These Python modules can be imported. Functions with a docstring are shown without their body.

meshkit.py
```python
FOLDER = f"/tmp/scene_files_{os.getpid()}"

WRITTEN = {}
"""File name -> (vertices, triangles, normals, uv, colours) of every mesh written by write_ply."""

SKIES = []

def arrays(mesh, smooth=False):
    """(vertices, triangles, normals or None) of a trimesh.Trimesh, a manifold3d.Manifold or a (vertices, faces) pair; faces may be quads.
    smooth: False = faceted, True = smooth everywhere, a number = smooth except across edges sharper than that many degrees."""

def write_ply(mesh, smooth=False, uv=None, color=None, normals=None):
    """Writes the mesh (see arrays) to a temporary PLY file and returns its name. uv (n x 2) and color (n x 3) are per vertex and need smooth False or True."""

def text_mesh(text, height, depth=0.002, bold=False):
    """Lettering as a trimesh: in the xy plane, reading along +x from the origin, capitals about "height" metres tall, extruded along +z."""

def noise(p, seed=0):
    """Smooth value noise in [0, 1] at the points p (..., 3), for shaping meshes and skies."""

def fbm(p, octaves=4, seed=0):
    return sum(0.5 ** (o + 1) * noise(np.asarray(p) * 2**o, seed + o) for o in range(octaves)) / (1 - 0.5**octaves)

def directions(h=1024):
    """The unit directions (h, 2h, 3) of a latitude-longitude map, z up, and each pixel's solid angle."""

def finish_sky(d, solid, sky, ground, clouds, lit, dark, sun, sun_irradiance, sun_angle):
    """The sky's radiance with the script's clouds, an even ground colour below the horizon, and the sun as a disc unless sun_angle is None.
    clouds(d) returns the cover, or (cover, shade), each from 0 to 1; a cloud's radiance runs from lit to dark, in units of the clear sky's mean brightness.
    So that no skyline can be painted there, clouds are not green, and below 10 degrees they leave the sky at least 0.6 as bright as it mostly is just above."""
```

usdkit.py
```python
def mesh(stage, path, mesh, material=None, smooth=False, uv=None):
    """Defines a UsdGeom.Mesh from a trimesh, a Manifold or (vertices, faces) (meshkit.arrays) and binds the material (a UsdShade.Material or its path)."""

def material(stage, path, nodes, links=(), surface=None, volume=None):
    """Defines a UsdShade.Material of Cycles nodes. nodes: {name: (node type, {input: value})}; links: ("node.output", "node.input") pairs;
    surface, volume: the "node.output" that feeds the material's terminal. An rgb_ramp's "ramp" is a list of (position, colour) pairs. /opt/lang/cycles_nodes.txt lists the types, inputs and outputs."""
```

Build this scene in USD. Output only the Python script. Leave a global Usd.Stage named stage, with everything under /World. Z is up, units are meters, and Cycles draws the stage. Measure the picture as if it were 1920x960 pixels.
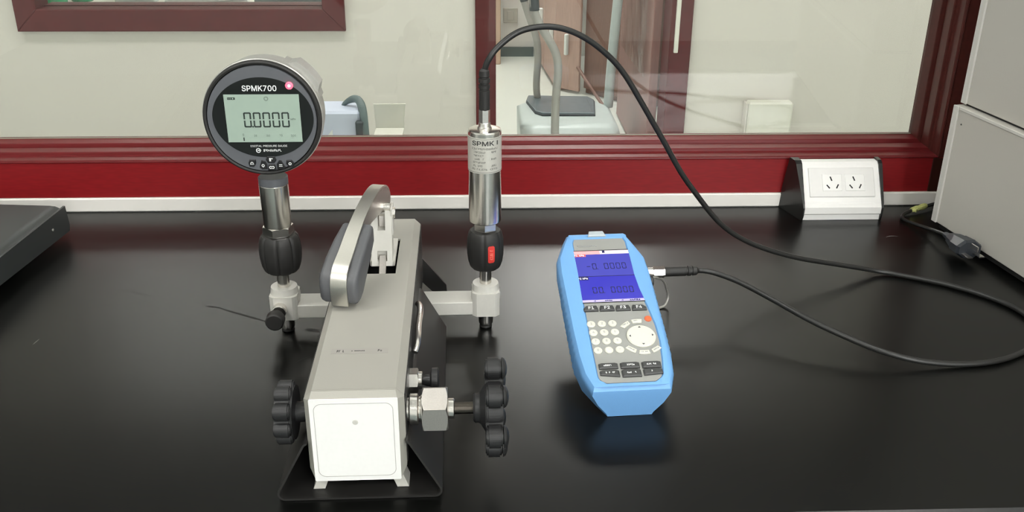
import math, random, numpy as np, trimesh, manifold3d, usdkit, meshkit
from shapely.geometry import Polygon, Point, box as sbox
from shapely import affinity, union_all
from scipy.interpolate import CubicSpline
from pxr import Usd, UsdGeom, UsdLux, UsdShade, Gf, Sdf

random.seed(7)
stage = Usd.Stage.CreateInMemory()
UsdGeom.SetStageUpAxis(stage, UsdGeom.Tokens.z)
UsdGeom.SetStageMetersPerUnit(stage, 1.0)
UsdGeom.Xform.Define(stage, '/World')
UsdGeom.Scope.Define(stage, '/World/Looks')
TT = 0.78            # bench top above the floor

# ------------------------------------------------------------------ camera
cam = UsdGeom.Camera.Define(stage, '/World/camera')
RX = (0.99929199, -0.03718561, 0.00572291)      # camera's right in world
DN = (-0.01001587, -0.40955109, -0.9122322)     # camera's down
FW = (0.03626573, 0.91152901, -0.40963357)      # camera's view direction
M = Gf.Matrix4d(RX[0], RX[1], RX[2], 0, -DN[0], -DN[1], -DN[2], 0, -FW[0], -FW[1], -FW[2], 0, 0, 0, TT + 0.465, 1)
cam.AddTransformOp().Set(M)
cam.CreateFocalLengthAttr(36 * 1789.445 / 1920)
cam.CreateHorizontalApertureAttr(36.0)
cam.CreateVerticalApertureAttr(18.0)
cam.CreateClippingRangeAttr(Gf.Vec2f(0.01, 100))
cam.CreateExposureAttr(0.0)

# ------------------------------------------------------------------ light: daylight outside, ceiling panels, one window behind the viewer
LAB_PANEL, LAB_REAR, HALL_PANEL, FAR_PANEL, OFFICE_PANEL, WINDOW = 15.0, 18.5, 19.5, 27.0, 6.0, 10.0
dome = UsdLux.DomeLight.Define(stage, '/World/sky_light')
dome.CreateIntensityAttr(0.6)
dome.CreateColorAttr(Gf.Vec3f(0.92, 0.97, 1.0))


def window_light(path, x, y, z, w, h, power):
    r = UsdLux.RectLight.Define(stage, path)
    r.CreateWidthAttr(w)
    r.CreateHeightAttr(h)
    r.CreateIntensityAttr(power)
    r.CreateColorAttr(Gf.Vec3f(1.0, 1.0, 0.98))
    x_ = UsdGeom.Xformable(r)
    x_.AddTranslateOp().Set(Gf.Vec3d(x, y, z))
    x_.AddRotateXOp().Set(90.0)      # faces +y, into the room


window_light('/World/daylight', 1.5, -3.57, 1.85, 1.3, 1.7, WINDOW)


# ------------------------------------------------------------------ materials
def lin(*c):
    return tuple((x / 255 / 12.92) if x / 255 <= 0.04045 else ((x / 255 + 0.055) / 1.055) ** 2.4 for x in c)


def mat(name, col, rough=0.5, metal=0.0, spec=0.5, bump=0.0, scale=200.0, vary=0.0, coat=0.0, stretch=None, emit=None, trans=0.0, coat_rough=0.05):
    n = {'p': ('principled_bsdf', {'base_color': col, 'roughness': rough, 'metallic': metal, 'specular_ior_level': spec, 'coat_weight': coat,
                                   'coat_roughness': coat_rough, 'transmission_weight': trans})}
    if emit:
        n['p'][1]['emission_color'] = emit[:3]
        n['p'][1]['emission_strength'] = emit[3]
    l = []
    if bump or vary:
        n['tc'] = ('texture_coordinate', {})
        n['mp'] = ('mapping', {'scale': stretch or (1, 1, 1)})
        n['no'] = ('noise_texture', {'scale': scale, 'detail': 3.0})
        l += [('tc.object', 'mp.vector'), ('mp.vector', 'no.vector')]
    if bump:
        n['bu'] = ('bump', {'strength': bump, 'distance': 0.001})
        l += [('no.fac', 'bu.height'), ('bu.normal', 'p.normal')]
    if vary:
        n['ra'] = ('rgb_ramp', {'ramp': [(0.3, tuple(x * (1 - vary) for x in col)), (0.7, tuple(min(1, x * (1 + vary)) for x in col))]})
        l += [('no.fac', 'ra.fac'), ('ra.color', 'p.base_color')]
    return usdkit.material(stage, '/World/Looks/' + name, n, l, surface='p.BSDF')


def glass_mat(name, tint, gloss=1.0):
    return usdkit.material(stage, '/World/Looks/' + name, {
        't': ('transparent_bsdf', {'color': tint}), 'g': ('glossy_bsdf', {'color': (gloss, gloss, gloss), 'roughness': 0.0}),
        'f': ('fresnel', {'IOR': 1.45}), 'm': ('mix_closure', {})},
        [('f.fac', 'm.fac'), ('t.BSDF', 'm.closure1'), ('g.BSDF', 'm.closure2')], surface='m.closure')


K = {}
K['bench'] = mat('bench_black', (0.0022, 0.0024, 0.0021), 0.3, spec=0.38, bump=0.03, scale=900, vary=0.15)
K['scratch'] = mat('scratch_mark', (0.003, 0.003, 0.003), 0.6)
K['dust'] = mat('dust_mark', (0.2, 0.2, 0.19), 0.8)
K['red'] = mat('mahogany_red', lin(130, 26, 30), 0.34, spec=0.32, bump=0.03, scale=60, vary=0.09, stretch=(1, 8, 8))
K['red_v'] = mat('mahogany_frame', lin(80, 34, 30), 0.33, spec=0.42, bump=0.03, scale=60, vary=0.12, stretch=(3, 3, 3))
K['red_rail'] = mat('mahogany_rail', lin(102, 31, 33), 0.36, spec=0.2, bump=0.03, scale=60, vary=0.08, stretch=(1, 8, 8))
K['post'] = mat('dark_post', lin(52, 24, 18), 0.35, spec=0.4, vary=0.1, scale=40)
K['gasket'] = mat('glazing_gasket', lin(140, 138, 124), 0.6)
K['header'] = mat('dark_header', lin(44, 40, 37), 0.5, vary=0.1, scale=20)
K['maroon'] = mat('maroon_frame', lin(86, 32, 34), 0.55, spec=0.25, vary=0.1, scale=20)
K['white_trim'] = mat('white_trim', lin(230, 227, 221), 0.4, vary=0.02, scale=15)
K['beige'] = mat('beige_wall_paint', lin(209, 205, 197), 0.8, bump=0.05, scale=300, vary=0.02)
K['white_wall'] = mat('white_wall_paint', lin(228, 230, 226), 0.8, vary=0.02, scale=8)
K['ceiling'] = mat('ceiling_white', lin(230, 230, 226), 0.9, vary=0.02, scale=8)
K['floor'] = mat('pale_floor', lin(226, 232, 224), 0.3, vary=0.02, scale=3)
K['floor_lab'] = mat('lab_floor', lin(95, 105, 105), 0.4, vary=0.05, scale=3)
K['skirt'] = mat('grey_skirting', lin(95, 108, 106), 0.5, vary=0.04, scale=9)
K['glass'] = glass_mat('window_glass', (0.985, 0.995, 0.985))
K['pump_white'] = mat('pump_enamel', lin(158, 156, 148), 0.42, bump=0.04, scale=1500, vary=0.015)
K['cap_white'] = mat('cap_enamel', lin(238, 237, 235), 0.4, vary=0.01, scale=300)
K['arm_white'] = mat('arm_enamel', lin(200, 198, 191), 0.4, vary=0.015, scale=400)
K['strip_grey'] = mat('strip_grey', lin(156, 153, 147), 0.45)
K['groove'] = mat('groove_grey', lin(176, 174, 168), 0.6)
K['dark_hole'] = mat('slot_black', (0.006, 0.006, 0.006), 0.7)
K['sheet'] = mat('black_sheet_steel', lin(38, 37, 36), 0.45, bump=0.05, scale=1800, vary=0.08)
K['rubber'] = mat('black_rubber', lin(34, 33, 32), 0.55, bump=0.06, scale=2500, vary=0.1)
K['plastic'] = mat('black_plastic', lin(32, 32, 33), 0.42, bump=0.05, scale=2500, vary=0.08)
K['grip'] = mat('grey_grip', lin(86, 87, 90), 0.45, bump=0.04, scale=2000, vary=0.06)
K['steel'] = mat('brushed_steel', (0.80, 0.77, 0.72), 0.2, 1.0, bump=0.02, scale=500, vary=0.05, stretch=(1, 1, 14))
K['steel_band'] = mat('satin_steel', (0.66, 0.64, 0.59), 0.33, 1.0, bump=0.03, scale=700, vary=0.05, stretch=(1, 12, 1))
K['nickel'] = mat('nickel', (0.82, 0.79, 0.75), 0.22, 1.0, bump=0.02, scale=600, vary=0.04)
K['nut'] = mat('satin_nut', (0.6, 0.565, 0.53), 0.38, 1.0, bump=0.03, scale=900, vary=0.04)
K['dark_steel'] = mat('dark_steel', (0.12, 0.105, 0.09), 0.28, 1.0, bump=0.02, scale=800, vary=0.1)
K['case'] = mat('gauge_case_silver', lin(178, 177, 172), 0.36, 0.35, bump=0.02, scale=1500, vary=0.03)
K['dial'] = mat('gauge_dial_grey', lin(92, 94, 99), 0.5, bump=0.03, scale=2500, vary=0.03)
K['lens'] = mat('gauge_lens_black', (0.008, 0.009, 0.009), 0.08, coat=0.4)
K['lcd'] = mat('lcd_green_grey', lin(150, 166, 154), 0.22, emit=(*lin(170, 195, 180), 0.11), vary=0.02, scale=60)
K['lcd_ink'] = mat('lcd_ink', lin(48, 58, 54), 0.4)
K['lcd_faint'] = mat('lcd_faint_ink', lin(120, 134, 124), 0.4)
K['print_white'] = mat('white_print', lin(225, 226, 226), 0.5)
K['print_grey'] = mat('grey_print', lin(150, 152, 152), 0.5)
K['led'] = mat('red_lamp', lin(255, 60, 80), 0.3, emit=(1.0, 0.1, 0.16, 2.2))
K['led_core'] = mat('red_lamp_core', lin(255, 190, 200), 0.3, emit=(1.0, 0.62, 0.68, 2.0))
K['key_black'] = mat('key_black', lin(26, 26, 28), 0.4, bump=0.03, scale=2500, vary=0.05)
K['label'] = mat('silver_label', lin(196, 194, 186), 0.4, 0.25, vary=0.02, scale=500)
K['ink'] = mat('label_ink', lin(66, 66, 64), 0.6)
K['ink_soft'] = mat('label_soft_ink', lin(135, 134, 128), 0.6)
K['red_label'] = mat('red_label', lin(205, 52, 44), 0.5, vary=0.03, scale=400)
K['red_print'] = mat('pale_red_print', lin(226, 120, 104), 0.5)
K['cable'] = mat('cable_black', lin(34, 34, 33), 0.38, bump=0.03, scale=1800, vary=0.08)
K['blue'] = mat('blue_rubber', lin(113, 167, 222), 0.5, bump=0.04, scale=1800, vary=0.03)
K['face_grey'] = mat('calibrator_face_grey', lin(150, 151, 147), 0.45, bump=0.04, scale=2600, vary=0.03)
K['key_dark'] = mat('key_dark_grey', lin(62, 63, 63), 0.45, vary=0.04, scale=600)
K['key_pale'] = mat('key_pale', lin(214, 213, 202), 0.45, vary=0.02, scale=600)
K['key_orange'] = mat('key_orange', lin(240, 104, 62), 0.45)
K['scr_top'] = mat('screen_blue_upper', lin(40, 40, 110), 0.15, emit=(*lin(84, 86, 190), 0.75))
K['scr_low'] = mat('screen_blue_lower', lin(30, 30, 110), 0.15, emit=(*lin(64, 60, 190), 0.8))
K['scr_head'] = mat('screen_header_pale', lin(200, 180, 190), 0.2, emit=(*lin(225, 205, 215), 0.6))
K['scr_pink'] = mat('screen_header_pink', lin(220, 150, 150), 0.2, emit=(*lin(228, 150, 156), 0.6))
K['scr_foot'] = mat('screen_footer_lavender', lin(150, 140, 190), 0.2, emit=(*lin(196, 186, 230), 0.6))
K['scr_red'] = mat('screen_red_tab', lin(200, 90, 90), 0.2, emit=(*lin(205, 100, 104), 0.6))
K['scr_dark'] = mat('screen_dark_ink', lin(28, 28, 70), 0.3, emit=(*lin(36, 36, 96), 0.5))
K['scr_white'] = mat('screen_white_ink', lin(210, 210, 220), 0.3, emit=(*lin(222, 214, 230), 0.7))
K['clear_tab'] = mat('clear_plastic_tab', lin(205, 215, 220), 0.2, trans=0.25)
K['wire'] = mat('grey_wire', lin(178, 176, 170), 0.35, 0.5)
K['outlet_white'] = mat('outlet_white', lin(234, 233, 230), 0.38, vary=0.01, scale=200)
K['outlet_panel'] = mat('outlet_panel_white', lin(225, 224, 221), 0.4, vary=0.01, scale=200)
K['cap_black'] = mat('outlet_end_black', lin(30, 31, 30), 0.3, vary=0.06, scale=300)
K['cabinet'] = mat('cabinet_grey_paint', lin(198, 195, 187), 0.45, bump=0.03, scale=700, vary=0.015)
K['cabinet_edge'] = mat('cabinet_edge_paint', lin(214, 212, 206), 0.45, vary=0.015, scale=400)
K['foot_black'] = mat('foot_black', (0.01, 0.01, 0.01), 0.6)
K['plug'] = mat('plug_rubber', lin(46, 50, 56), 0.4, bump=0.03, scale=1500, vary=0.06)
K['yellow'] = mat('yellow_tag', lin(200, 204, 130), 0.55, vary=0.08, scale=500)
K['tray'] = mat('tray_black', lin(46, 50, 50), 0.42, bump=0.04, scale=1200, vary=0.06)
K['brown'] = mat('brown_cupboard', lin(188, 158, 146), 0.5, vary=0.06, scale=14, stretch=(8, 8, 1))
K['brown_dark'] = mat('brown_cupboard_dark', lin(128, 96, 84), 0.5, vary=0.08, scale=14, stretch=(8, 8, 1))
K['tan'] = mat('tan_cupboard', lin(196, 170, 148), 0.5, vary=0.05, scale=14, stretch=(8, 8, 1))
K['door_leaf'] = mat('door_leaf_brown', lin(138, 100, 94), 0.45, vary=0.08, scale=14, stretch=(8, 8, 1))
K['scale_grey'] = mat('scale_pale_grey', lin(196, 208, 206), 0.4, vary=0.02, scale=30)
K['scale_plate'] = mat('scale_plate', lin(126, 138, 144), 0.3, 0.3, vary=0.04, scale=30)
K['scale_dark'] = mat('scale_dark_edge', lin(62, 70, 74), 0.5)
K['tube_grey'] = mat('tube_grey', lin(172, 172, 166), 0.35, vary=0.02, scale=30)
K['pale_blue'] = mat('pale_blue_white', lin(206, 214, 232), 0.4, vary=0.02, scale=10)
K['off_white'] = mat('off_white', lin(218, 217, 206), 0.5, vary=0.02, scale=20)
K['green'] = mat('green_glass', lin(30, 156, 104), 0.15, vary=0.25, scale=30)
K['slate'] = mat('slate_grey', lin(96, 112, 112), 0.4, vary=0.06, scale=20)
K['paper'] = mat('paper_white', lin(232, 236, 234), 0.7)
K['switch'] = mat('switch_grey', lin(190, 190, 180), 0.5)
K['film'] = usdkit.material(stage, '/World/Looks/clear_film', {
    't': ('transparent_bsdf', {'color': (0.93, 0.92, 0.92)}), 'g': ('glossy_bsdf', {'color': (0.8, 0.78, 0.78), 'roughness': 0.16}),
    'm': ('mix_closure', {'fac': 0.26})}, [('t.BSDF', 'm.closure1'), ('g.BSDF', 'm.closure2')], surface='m.closure')


def lamp_mat(name, power):
    return usdkit.material(stage, '/World/Looks/' + name, {'e': ('emission', {'color': (1.0, 0.985, 0.95), 'strength': power})}, [], surface='e.emission')


K['lamp_lab'] = lamp_mat('lamp_lab', LAB_PANEL)
K['lamp_rear'] = lamp_mat('lamp_rear', LAB_REAR)
K['lamp_office'] = lamp_mat('lamp_office', OFFICE_PANEL)
K['lamp_hall'] = lamp_mat('lamp_hall', HALL_PANEL)
K['lamp_far'] = lamp_mat('lamp_far', FAR_PANEL)

# ------------------------------------------------------------------ helpers
def P3(p):
    return np.asarray(p, float)


def as_tri(m):
    if isinstance(m, trimesh.Trimesh):
        return m
    v, f, _ = meshkit.arrays(m)
    return trimesh.Trimesh(v, f, process=False)


def join(*ms):
    return trimesh.util.concatenate([as_tri(m) for m in ms])


def hull(pts):
    return as_tri(manifold3d.Manifold.hull_points(np.asarray(pts, float)))


def move(m, x=0, y=0, z=0):
    m = as_tri(m).copy()
    m.apply_translation((x, y, z))
    return m


def rot(m, deg, axis, at=(0, 0, 0)):
    m = as_tri(m).copy()
    m.apply_transform(trimesh.transformations.rotation_matrix(math.radians(deg), axis, at))
    return m


def cbox(x0, x1, y0, y1, z0, z1, c=0.001):
    """A box whose edges are chamfered by c."""
    p = []
    for x, sx in ((x0, 1), (x1, -1)):
        for y, sy in ((y0, 1), (y1, -1)):
            for z, sz in ((z0, 1), (z1, -1)):
                p += [(x, y + sy * c, z + sz * c), (x + sx * c, y, z + sz * c), (x + sx * c, y + sy * c, z)]
    return hull(p)


def axmap(p, axis):
    p = np.asarray(p, float)
    return p[:, [0, 1, 2]] if axis == 'z' else p[:, [0, 2, 1]] if axis == 'y' else p[:, [2, 0, 1]]


def prism(poly, axis, a, b, c=0.0):
    """A CONVEX outline (pairs: xy for axis z, xz for y, yz for x) from a to b, its end edges chamfered by c."""
    P = Polygon(poly)
    rings = [(P, a + c), (P, b - c)]
    if c:
        Q = P.buffer(-c, join_style=2)
        rings += [(Q, a), (Q, b)]
    pts = [(x, y, h) for g, h in rings for x, y in list(g.exterior.coords)[:-1]]
    return hull(axmap(pts, axis))


def plate(shape, axis, a, b):
    """Any outline (shapely), straight from a to b."""
    gs = getattr(shape, 'geoms', [shape])
    out = []
    for g in gs:
        m = trimesh.creation.extrude_polygon(g, b - a, engine='earcut')
        m.apply_translation((0, 0, a))
        v = axmap(m.vertices, axis)
        f = m.faces[:, ::-1] if axis == 'y' else m.faces
        out.append(trimesh.Trimesh(v, f, process=False))
    return trimesh.util.concatenate(out)


def lathe(prof, axis='z', at=(0, 0, 0), n=48, wave=None):
    """Turned shape: prof = (radius, height) pairs from one end to the other; wave(angle, k) scales the radius."""
    prof = [(max(r, 1e-5), h) for r, h in prof]
    if prof[0][0] > 1e-4:
        prof = [(1e-5, prof[0][1])] + prof
    if prof[-1][0] > 1e-4:
        prof = prof + [(1e-5, prof[-1][1])]
    t = np.arange(n) * 2 * np.pi / n
    v = []
    for k, (r, h) in enumerate(prof):
        s = r * (wave(t, r) if wave else 1.0)
        v.append(np.stack([s * np.cos(t), s * np.sin(t), np.full(n, h)], 1))
    v = np.concatenate(v)
    f = []
    for k in range(len(prof) - 1):
        a = k * n + np.arange(n)
        b = k * n + (np.arange(n) + 1) % n
        f += [np.stack([a, b, b + n], 1), np.stack([a, b + n, a + n], 1)]
    f = np.concatenate(f)
    if prof[-1][1] < prof[0][1]:
        f = f[:, ::-1]
    if axis == 'y':
        f = f[:, ::-1]
    m = trimesh.Trimesh(axmap(v, axis), f, process=False)
    m.apply_translation(at)
    return m


def rod(r, a, b, axis='z', at=(0, 0, 0), c=0.0004, n=36):
    return lathe([(r - c, a), (r, a + c), (r, b - c), (r, b)] if False else [(r - c, a), (r, a + c), (r, b - c), (r - c, b)], axis, at, n)


def hexnut(r, a, b, axis='z', at=(0, 0, 0), c=0.0012, turn=0.0):
    t = np.radians(turn) + np.arange(6) * np.pi / 3
    hx = [(r * math.cos(x), r * math.sin(x)) for x in t]
    A = manifold3d.Manifold.hull_points(np.array([(x, y, h) for x, y in hx for h in (a, b)]))
    v, f, _ = meshkit.arrays(lathe([(r - c * 1.6, a), (r, a + c), (r, b - c), (r - c * 1.6, b)], 'z', n=48))
    B = manifold3d.Manifold.hull_points(v)
    m = as_tri(A ^ B)
    v2 = axmap(m.vertices, axis)
    m = trimesh.Trimesh(v2, m.faces[:, ::-1] if axis == 'y' else m.faces, process=False)
    m.apply_translation(at)
    return m


def smooth_path(pts, n=80):
    pts = np.asarray(pts, float)
    d = np.r_[0, np.cumsum(np.linalg.norm(np.diff(pts, axis=0), axis=1))]
    return CubicSpline(d, pts)(np.linspace(0, d[-1], n))


def tube(pts, r, n=14, spline=0):
    """A round bar along a path; r is one radius or one per point."""
    p = smooth_path(pts, spline) if spline else np.asarray(pts, float)
    rr = np.broadcast_to(np.asarray(r, float), (len(p),)) if np.ndim(r) == 0 or len(np.atleast_1d(r)) == len(p) else np.interp(np.linspace(0, 1, len(p)), np.linspace(0, 1, len(r)), r)
    tan = np.gradient(p, axis=0)
    tan /= np.linalg.norm(tan, axis=1, keepdims=True)
    u = np.cross(tan[0], [0.3, 0.2, 1.0])
    u /= np.linalg.norm(u)
    t = np.arange(n) * 2 * np.pi / n
    v = []
    for k in range(len(p)):
        u = u - tan[k] * (u @ tan[k])
        u /= np.linalg.norm(u)
        w = np.cross(tan[k], u)
        v.append(p[k] + rr[k] * (np.outer(np.cos(t), u) + np.outer(np.sin(t), w)))
    v = np.concatenate(v + [p[:1], p[-1:]])
    f = []
    for k in range(len(p) - 1):
        a = k * n + np.arange(n)
        b = k * n + (np.arange(n) + 1) % n
        f += [np.stack([a, b, b + n], 1), np.stack([a, b + n, a + n], 1)]
    a, b = np.arange(n), (np.arange(n) + 1) % n
    e = (len(p) - 1) * n
    f += [np.stack([b, a, np.full(n, len(v) - 2)], 1), np.stack([a + e, b + e, np.full(n, len(v) - 1)], 1)]
    return trimesh.Trimesh(v, np.concatenate(f), process=False)


def ribbon(pts, half_w, half_t, side):
    """A flat bar along a path: half_w across (along the unit vector side), half_t thick; half_w may vary along the path."""
    p = np.asarray(pts, float)
    side = P3(side) / np.linalg.norm(side)
    tan = np.gradient(p, axis=0)
    tan /= np.linalg.norm(tan, axis=1, keepdims=True)
    hw = np.broadcast_to(half_w, (len(p),))
    ht = np.broadcast_to(half_t, (len(p),))
    v, c = [], 0.15
    for k in range(len(p)):
        nn = np.cross(side, tan[k])
        nn /= np.linalg.norm(nn)
        for a, b in ((1, 1 - c), (1 - c, 1), (c - 1, 1), (-1, 1 - c), (-1, c - 1), (c - 1, -1), (1 - c, -1), (1, c - 1)):
            v.append(p[k] + side * hw[k] * (1 - (1 - abs(a)) * min(1, ht[k] / hw[k])) * np.sign(a) + nn * ht[k] * b)
    f = []
    for k in range(len(p) - 1):
        for j in range(8):
            a, b = k * 8 + j, k * 8 + (j + 1) % 8
            f += [(a, b, b + 8), (a, b + 8, a + 8)]
    e = (len(p) - 1) * 8
    for j in range(1, 7):
        f += [(0, j + 1, j), (e, e + j, e + j + 1)]
    m = trimesh.Trimesh(np.array(v), np.array(f), process=False)
    if m.volume < 0:
        m.invert()
    return m


def text(s, height, depth=0.0002, bold=False, wide=1.0, centre=True):
    m = meshkit.text_mesh(s, height, depth, bold)
    m.apply_scale((wide, 1, 1))
    if centre:
        b = m.bounds
        m.apply_translation((-(b[0][0] + b[1][0]) / 2, -(b[0][1] + b[1][1]) / 2, 0))
    return m


def scribble(w, h, n, seed, depth=0.0002, stroke=0.18):
    """A line of print too small to read in the photograph: n little marks in a row w long and h tall, centred."""
    rnd = random.Random(seed)
    out, p = [], w / n
    for k in range(n):
        x = -w / 2 + k * p
        if rnd.random() < 0.12:
            continue
        a, s = p * 0.8, h * stroke
        opts = [(x, x + s, -h / 2, h / 2), (x, x + a, h / 2 - s, h / 2), (x, x + a, -s / 2, s / 2), (x, x + a, -h / 2, -h / 2 + s), (x + a - s, x + a, -h / 2, h / 2)]
        for o in rnd.sample(opts, rnd.choice((2, 3, 3))):
            out.append(trimesh.creation.box(bounds=((o[0], o[2], 0), (o[1], o[3], depth))))
    return trimesh.util.concatenate(out)


SEG = {'0': 'abcdef', '-': 'g'}


def seven(s, w, h, t, pitch, depth=0.0002, slant=0.0, gap=0.12):
    """Seven-segment digits; '.' takes no room of its own, ' ' takes a whole place."""
    out, x = [], 0.0
    for ch in s:
        if ch == '.':
            out.append(trimesh.creation.box(bounds=((x - (pitch - w) / 2 - t / 2, 0, 0), (x - (pitch - w) / 2 + t / 2, t, depth))))
            continue
        g = t * gap + t * 0.35
        R = {'a': (g, w - g, h - t, h), 'd': (g, w - g, 0, t), 'g': (g, w - g, h / 2 - t / 2, h / 2 + t / 2), 'f': (0, t, h / 2 + g, h - g), 'e': (0, t, g, h / 2 - g),
             'b': (w - t, w, h / 2 + g, h - g), 'c': (w - t, w, g, h / 2 - g)}
        for q in SEG.get(ch, ''):
            a, b, c, d = R[q]
            out.append(trimesh.creation.box(bounds=((x + a, c, 0), (x + b, d, depth))))
        x += pitch
    m = trimesh.util.concatenate(out)
    m.vertices[:, 0] += slant * m.vertices[:, 1]
    b = m.bounds
    m.apply_translation((-(b[0][0] + b[1][0]) / 2, -(b[0][1] + b[1][1]) / 2, 0))
    return m


def upright(m, x, y, z):
    """Lettering laid in xy stood up to face -y, its back at y."""
    m = as_tri(m).copy()
    v = m.vertices
    m.vertices = np.stack([v[:, 0] + x, y - v[:, 2], v[:, 1] + z], 1)
    return m


_names = {}


def numbered(parent, name):
    k = (parent, name)
    n = _names.get(k, -1) + 1
    _names[k] = n
    return name if n == 0 else f'{name}_{n:03d}'


def tag(prim, label=None, cat=None, group=None, kind=None):
    for k, v in (('label', label), ('category', cat), ('group', group), ('kind', kind)):
        if v:
            prim.SetCustomDataByKey(k, v)
    return prim


def thing(name, label, cat, loc=(0, 0, 0), rotz=0.0, rotx=0.0, group=None, kind=None):
    path = '/World/' + numbered('/World', name)
    x = UsdGeom.Xform.Define(stage, path)
    x.AddTranslateOp().Set(Gf.Vec3d(*map(float, loc)))
    if rotz or rotx:
        x.AddRotateZOp().Set(float(rotz))
    if rotx:
        x.AddRotateXOp().Set(float(rotx))
    return tag(x.GetPrim(), label, cat, group, kind)


def part(parent, name, mesh, m, smooth=35, label=None):
    base = str(parent.GetPath()) if parent else '/World'
    path = base + '/' + numbered(base, name)
    p = usdkit.mesh(stage, path, as_tri(mesh), K[m], smooth=smooth).GetPrim()
    if label:
        p.SetCustomDataByKey('label', label)
    return p


def struct(name, mesh, m, label=None, smooth=False):
    return tag(part(None, name, mesh, m, smooth), label, None, None, 'structure')


def bx(x0, x1, y0, y1, z0, z1):
    return trimesh.creation.box(bounds=((x0, y0, z0), (x1, y1, z1)))


# ================================================================== THE SETTING
WY = 1.192                       # face of the glazed partition
YF, YB = 3.45, 5.684              # corridor's far wall, back of the room beyond it
HC = 2.8
struct('floor', bx(-2.8, 2.8, -3.6, WY, -0.1, 0.0), 'floor_lab', 'grey laboratory floor in front of the bench')
struct('floor_corridor', bx(-3.2, 3.2, WY, YB + 0.1, -0.1, 0.0), 'floor', 'pale glossy floor beyond the glazed partition')
struct('ceiling', bx(-3.2, 3.2, -3.6, YB + 0.1, HC, HC + 0.1), 'ceiling', 'white ceiling')
struct('wall_left', bx(-2.9, -2.8, -3.6, WY, 0, HC), 'white_wall', 'white laboratory wall to the left')
struct('wall_right', bx(2.8, 2.9, -3.6, WY, 0, HC), 'white_wall', 'white laboratory wall to the right')
wb = join(bx(-2.8, 0.8, -3.7, -3.6, 0, HC), bx(2.2, 2.8, -3.7, -3.6, 0, HC), bx(0.8, 2.2, -3.7, -3.6, 0, 1.0), bx(0.8, 2.2, -3.7, -3.6, 2.75, HC))
struct('wall_behind', wb, 'white_wall', 'white wall with a tall window behind the viewer')

# glazed partition: white upstand, red apron board, stepped frame, glass
GX0, GX1, GZ0, GZ1, GY = -1.30, 0.6013, TT + 0.0812, TT + 0.37, 1.2576
struct('wall_partition', join(bx(-2.8, 2.8, WY + 0.004, WY + 0.11, 0, TT), bx(-2.8, 2.8, WY + 0.004, WY + 0.11, TT + 0.79, HC), bx(-2.8, GX0 - 0.09, WY + 0.004, WY + 0.11, TT, TT + 0.79),
                              bx(GX1 + 0.09, 2.8, WY + 0.004, WY + 0.11, TT, TT + 0.79)), 'white_wall', 'white partition wall under and around the window')
struct('baseboard_bench', cbox(-2.0, 0.9, WY - 0.004, WY + 0.02, TT + 0.0005, TT + 0.019, 0.0012), 'white_trim', 'white upstand strip along the back edge of the bench')
w1 = thing('window_1', 'dark red stepped wooden window frame with one large clear pane above the bench', None, (0, 0, 0), kind='structure')
prof = [(0.0144, WY), (0.0135, WY - 0.0015), (0.0120, WY - 0.0010), (0.0112, WY + 0.002), (0.0108, WY + 0.0175), (0.0098, WY + 0.0195), (0.0070, WY + 0.0200), (0.0062, WY + 0.022),
        (0.0058, WY + 0.0385), (0.0075, WY + 0.0395), (0.0078, WY + 0.0435), (0.0052, WY + 0.0440), (0.0026, WY + 0.0445), (0.0020, WY + 0.046), (0.0, WY + 0.063), (0.0, GY + 0.0035), (0.0144, GY + 0.0300)]


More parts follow.
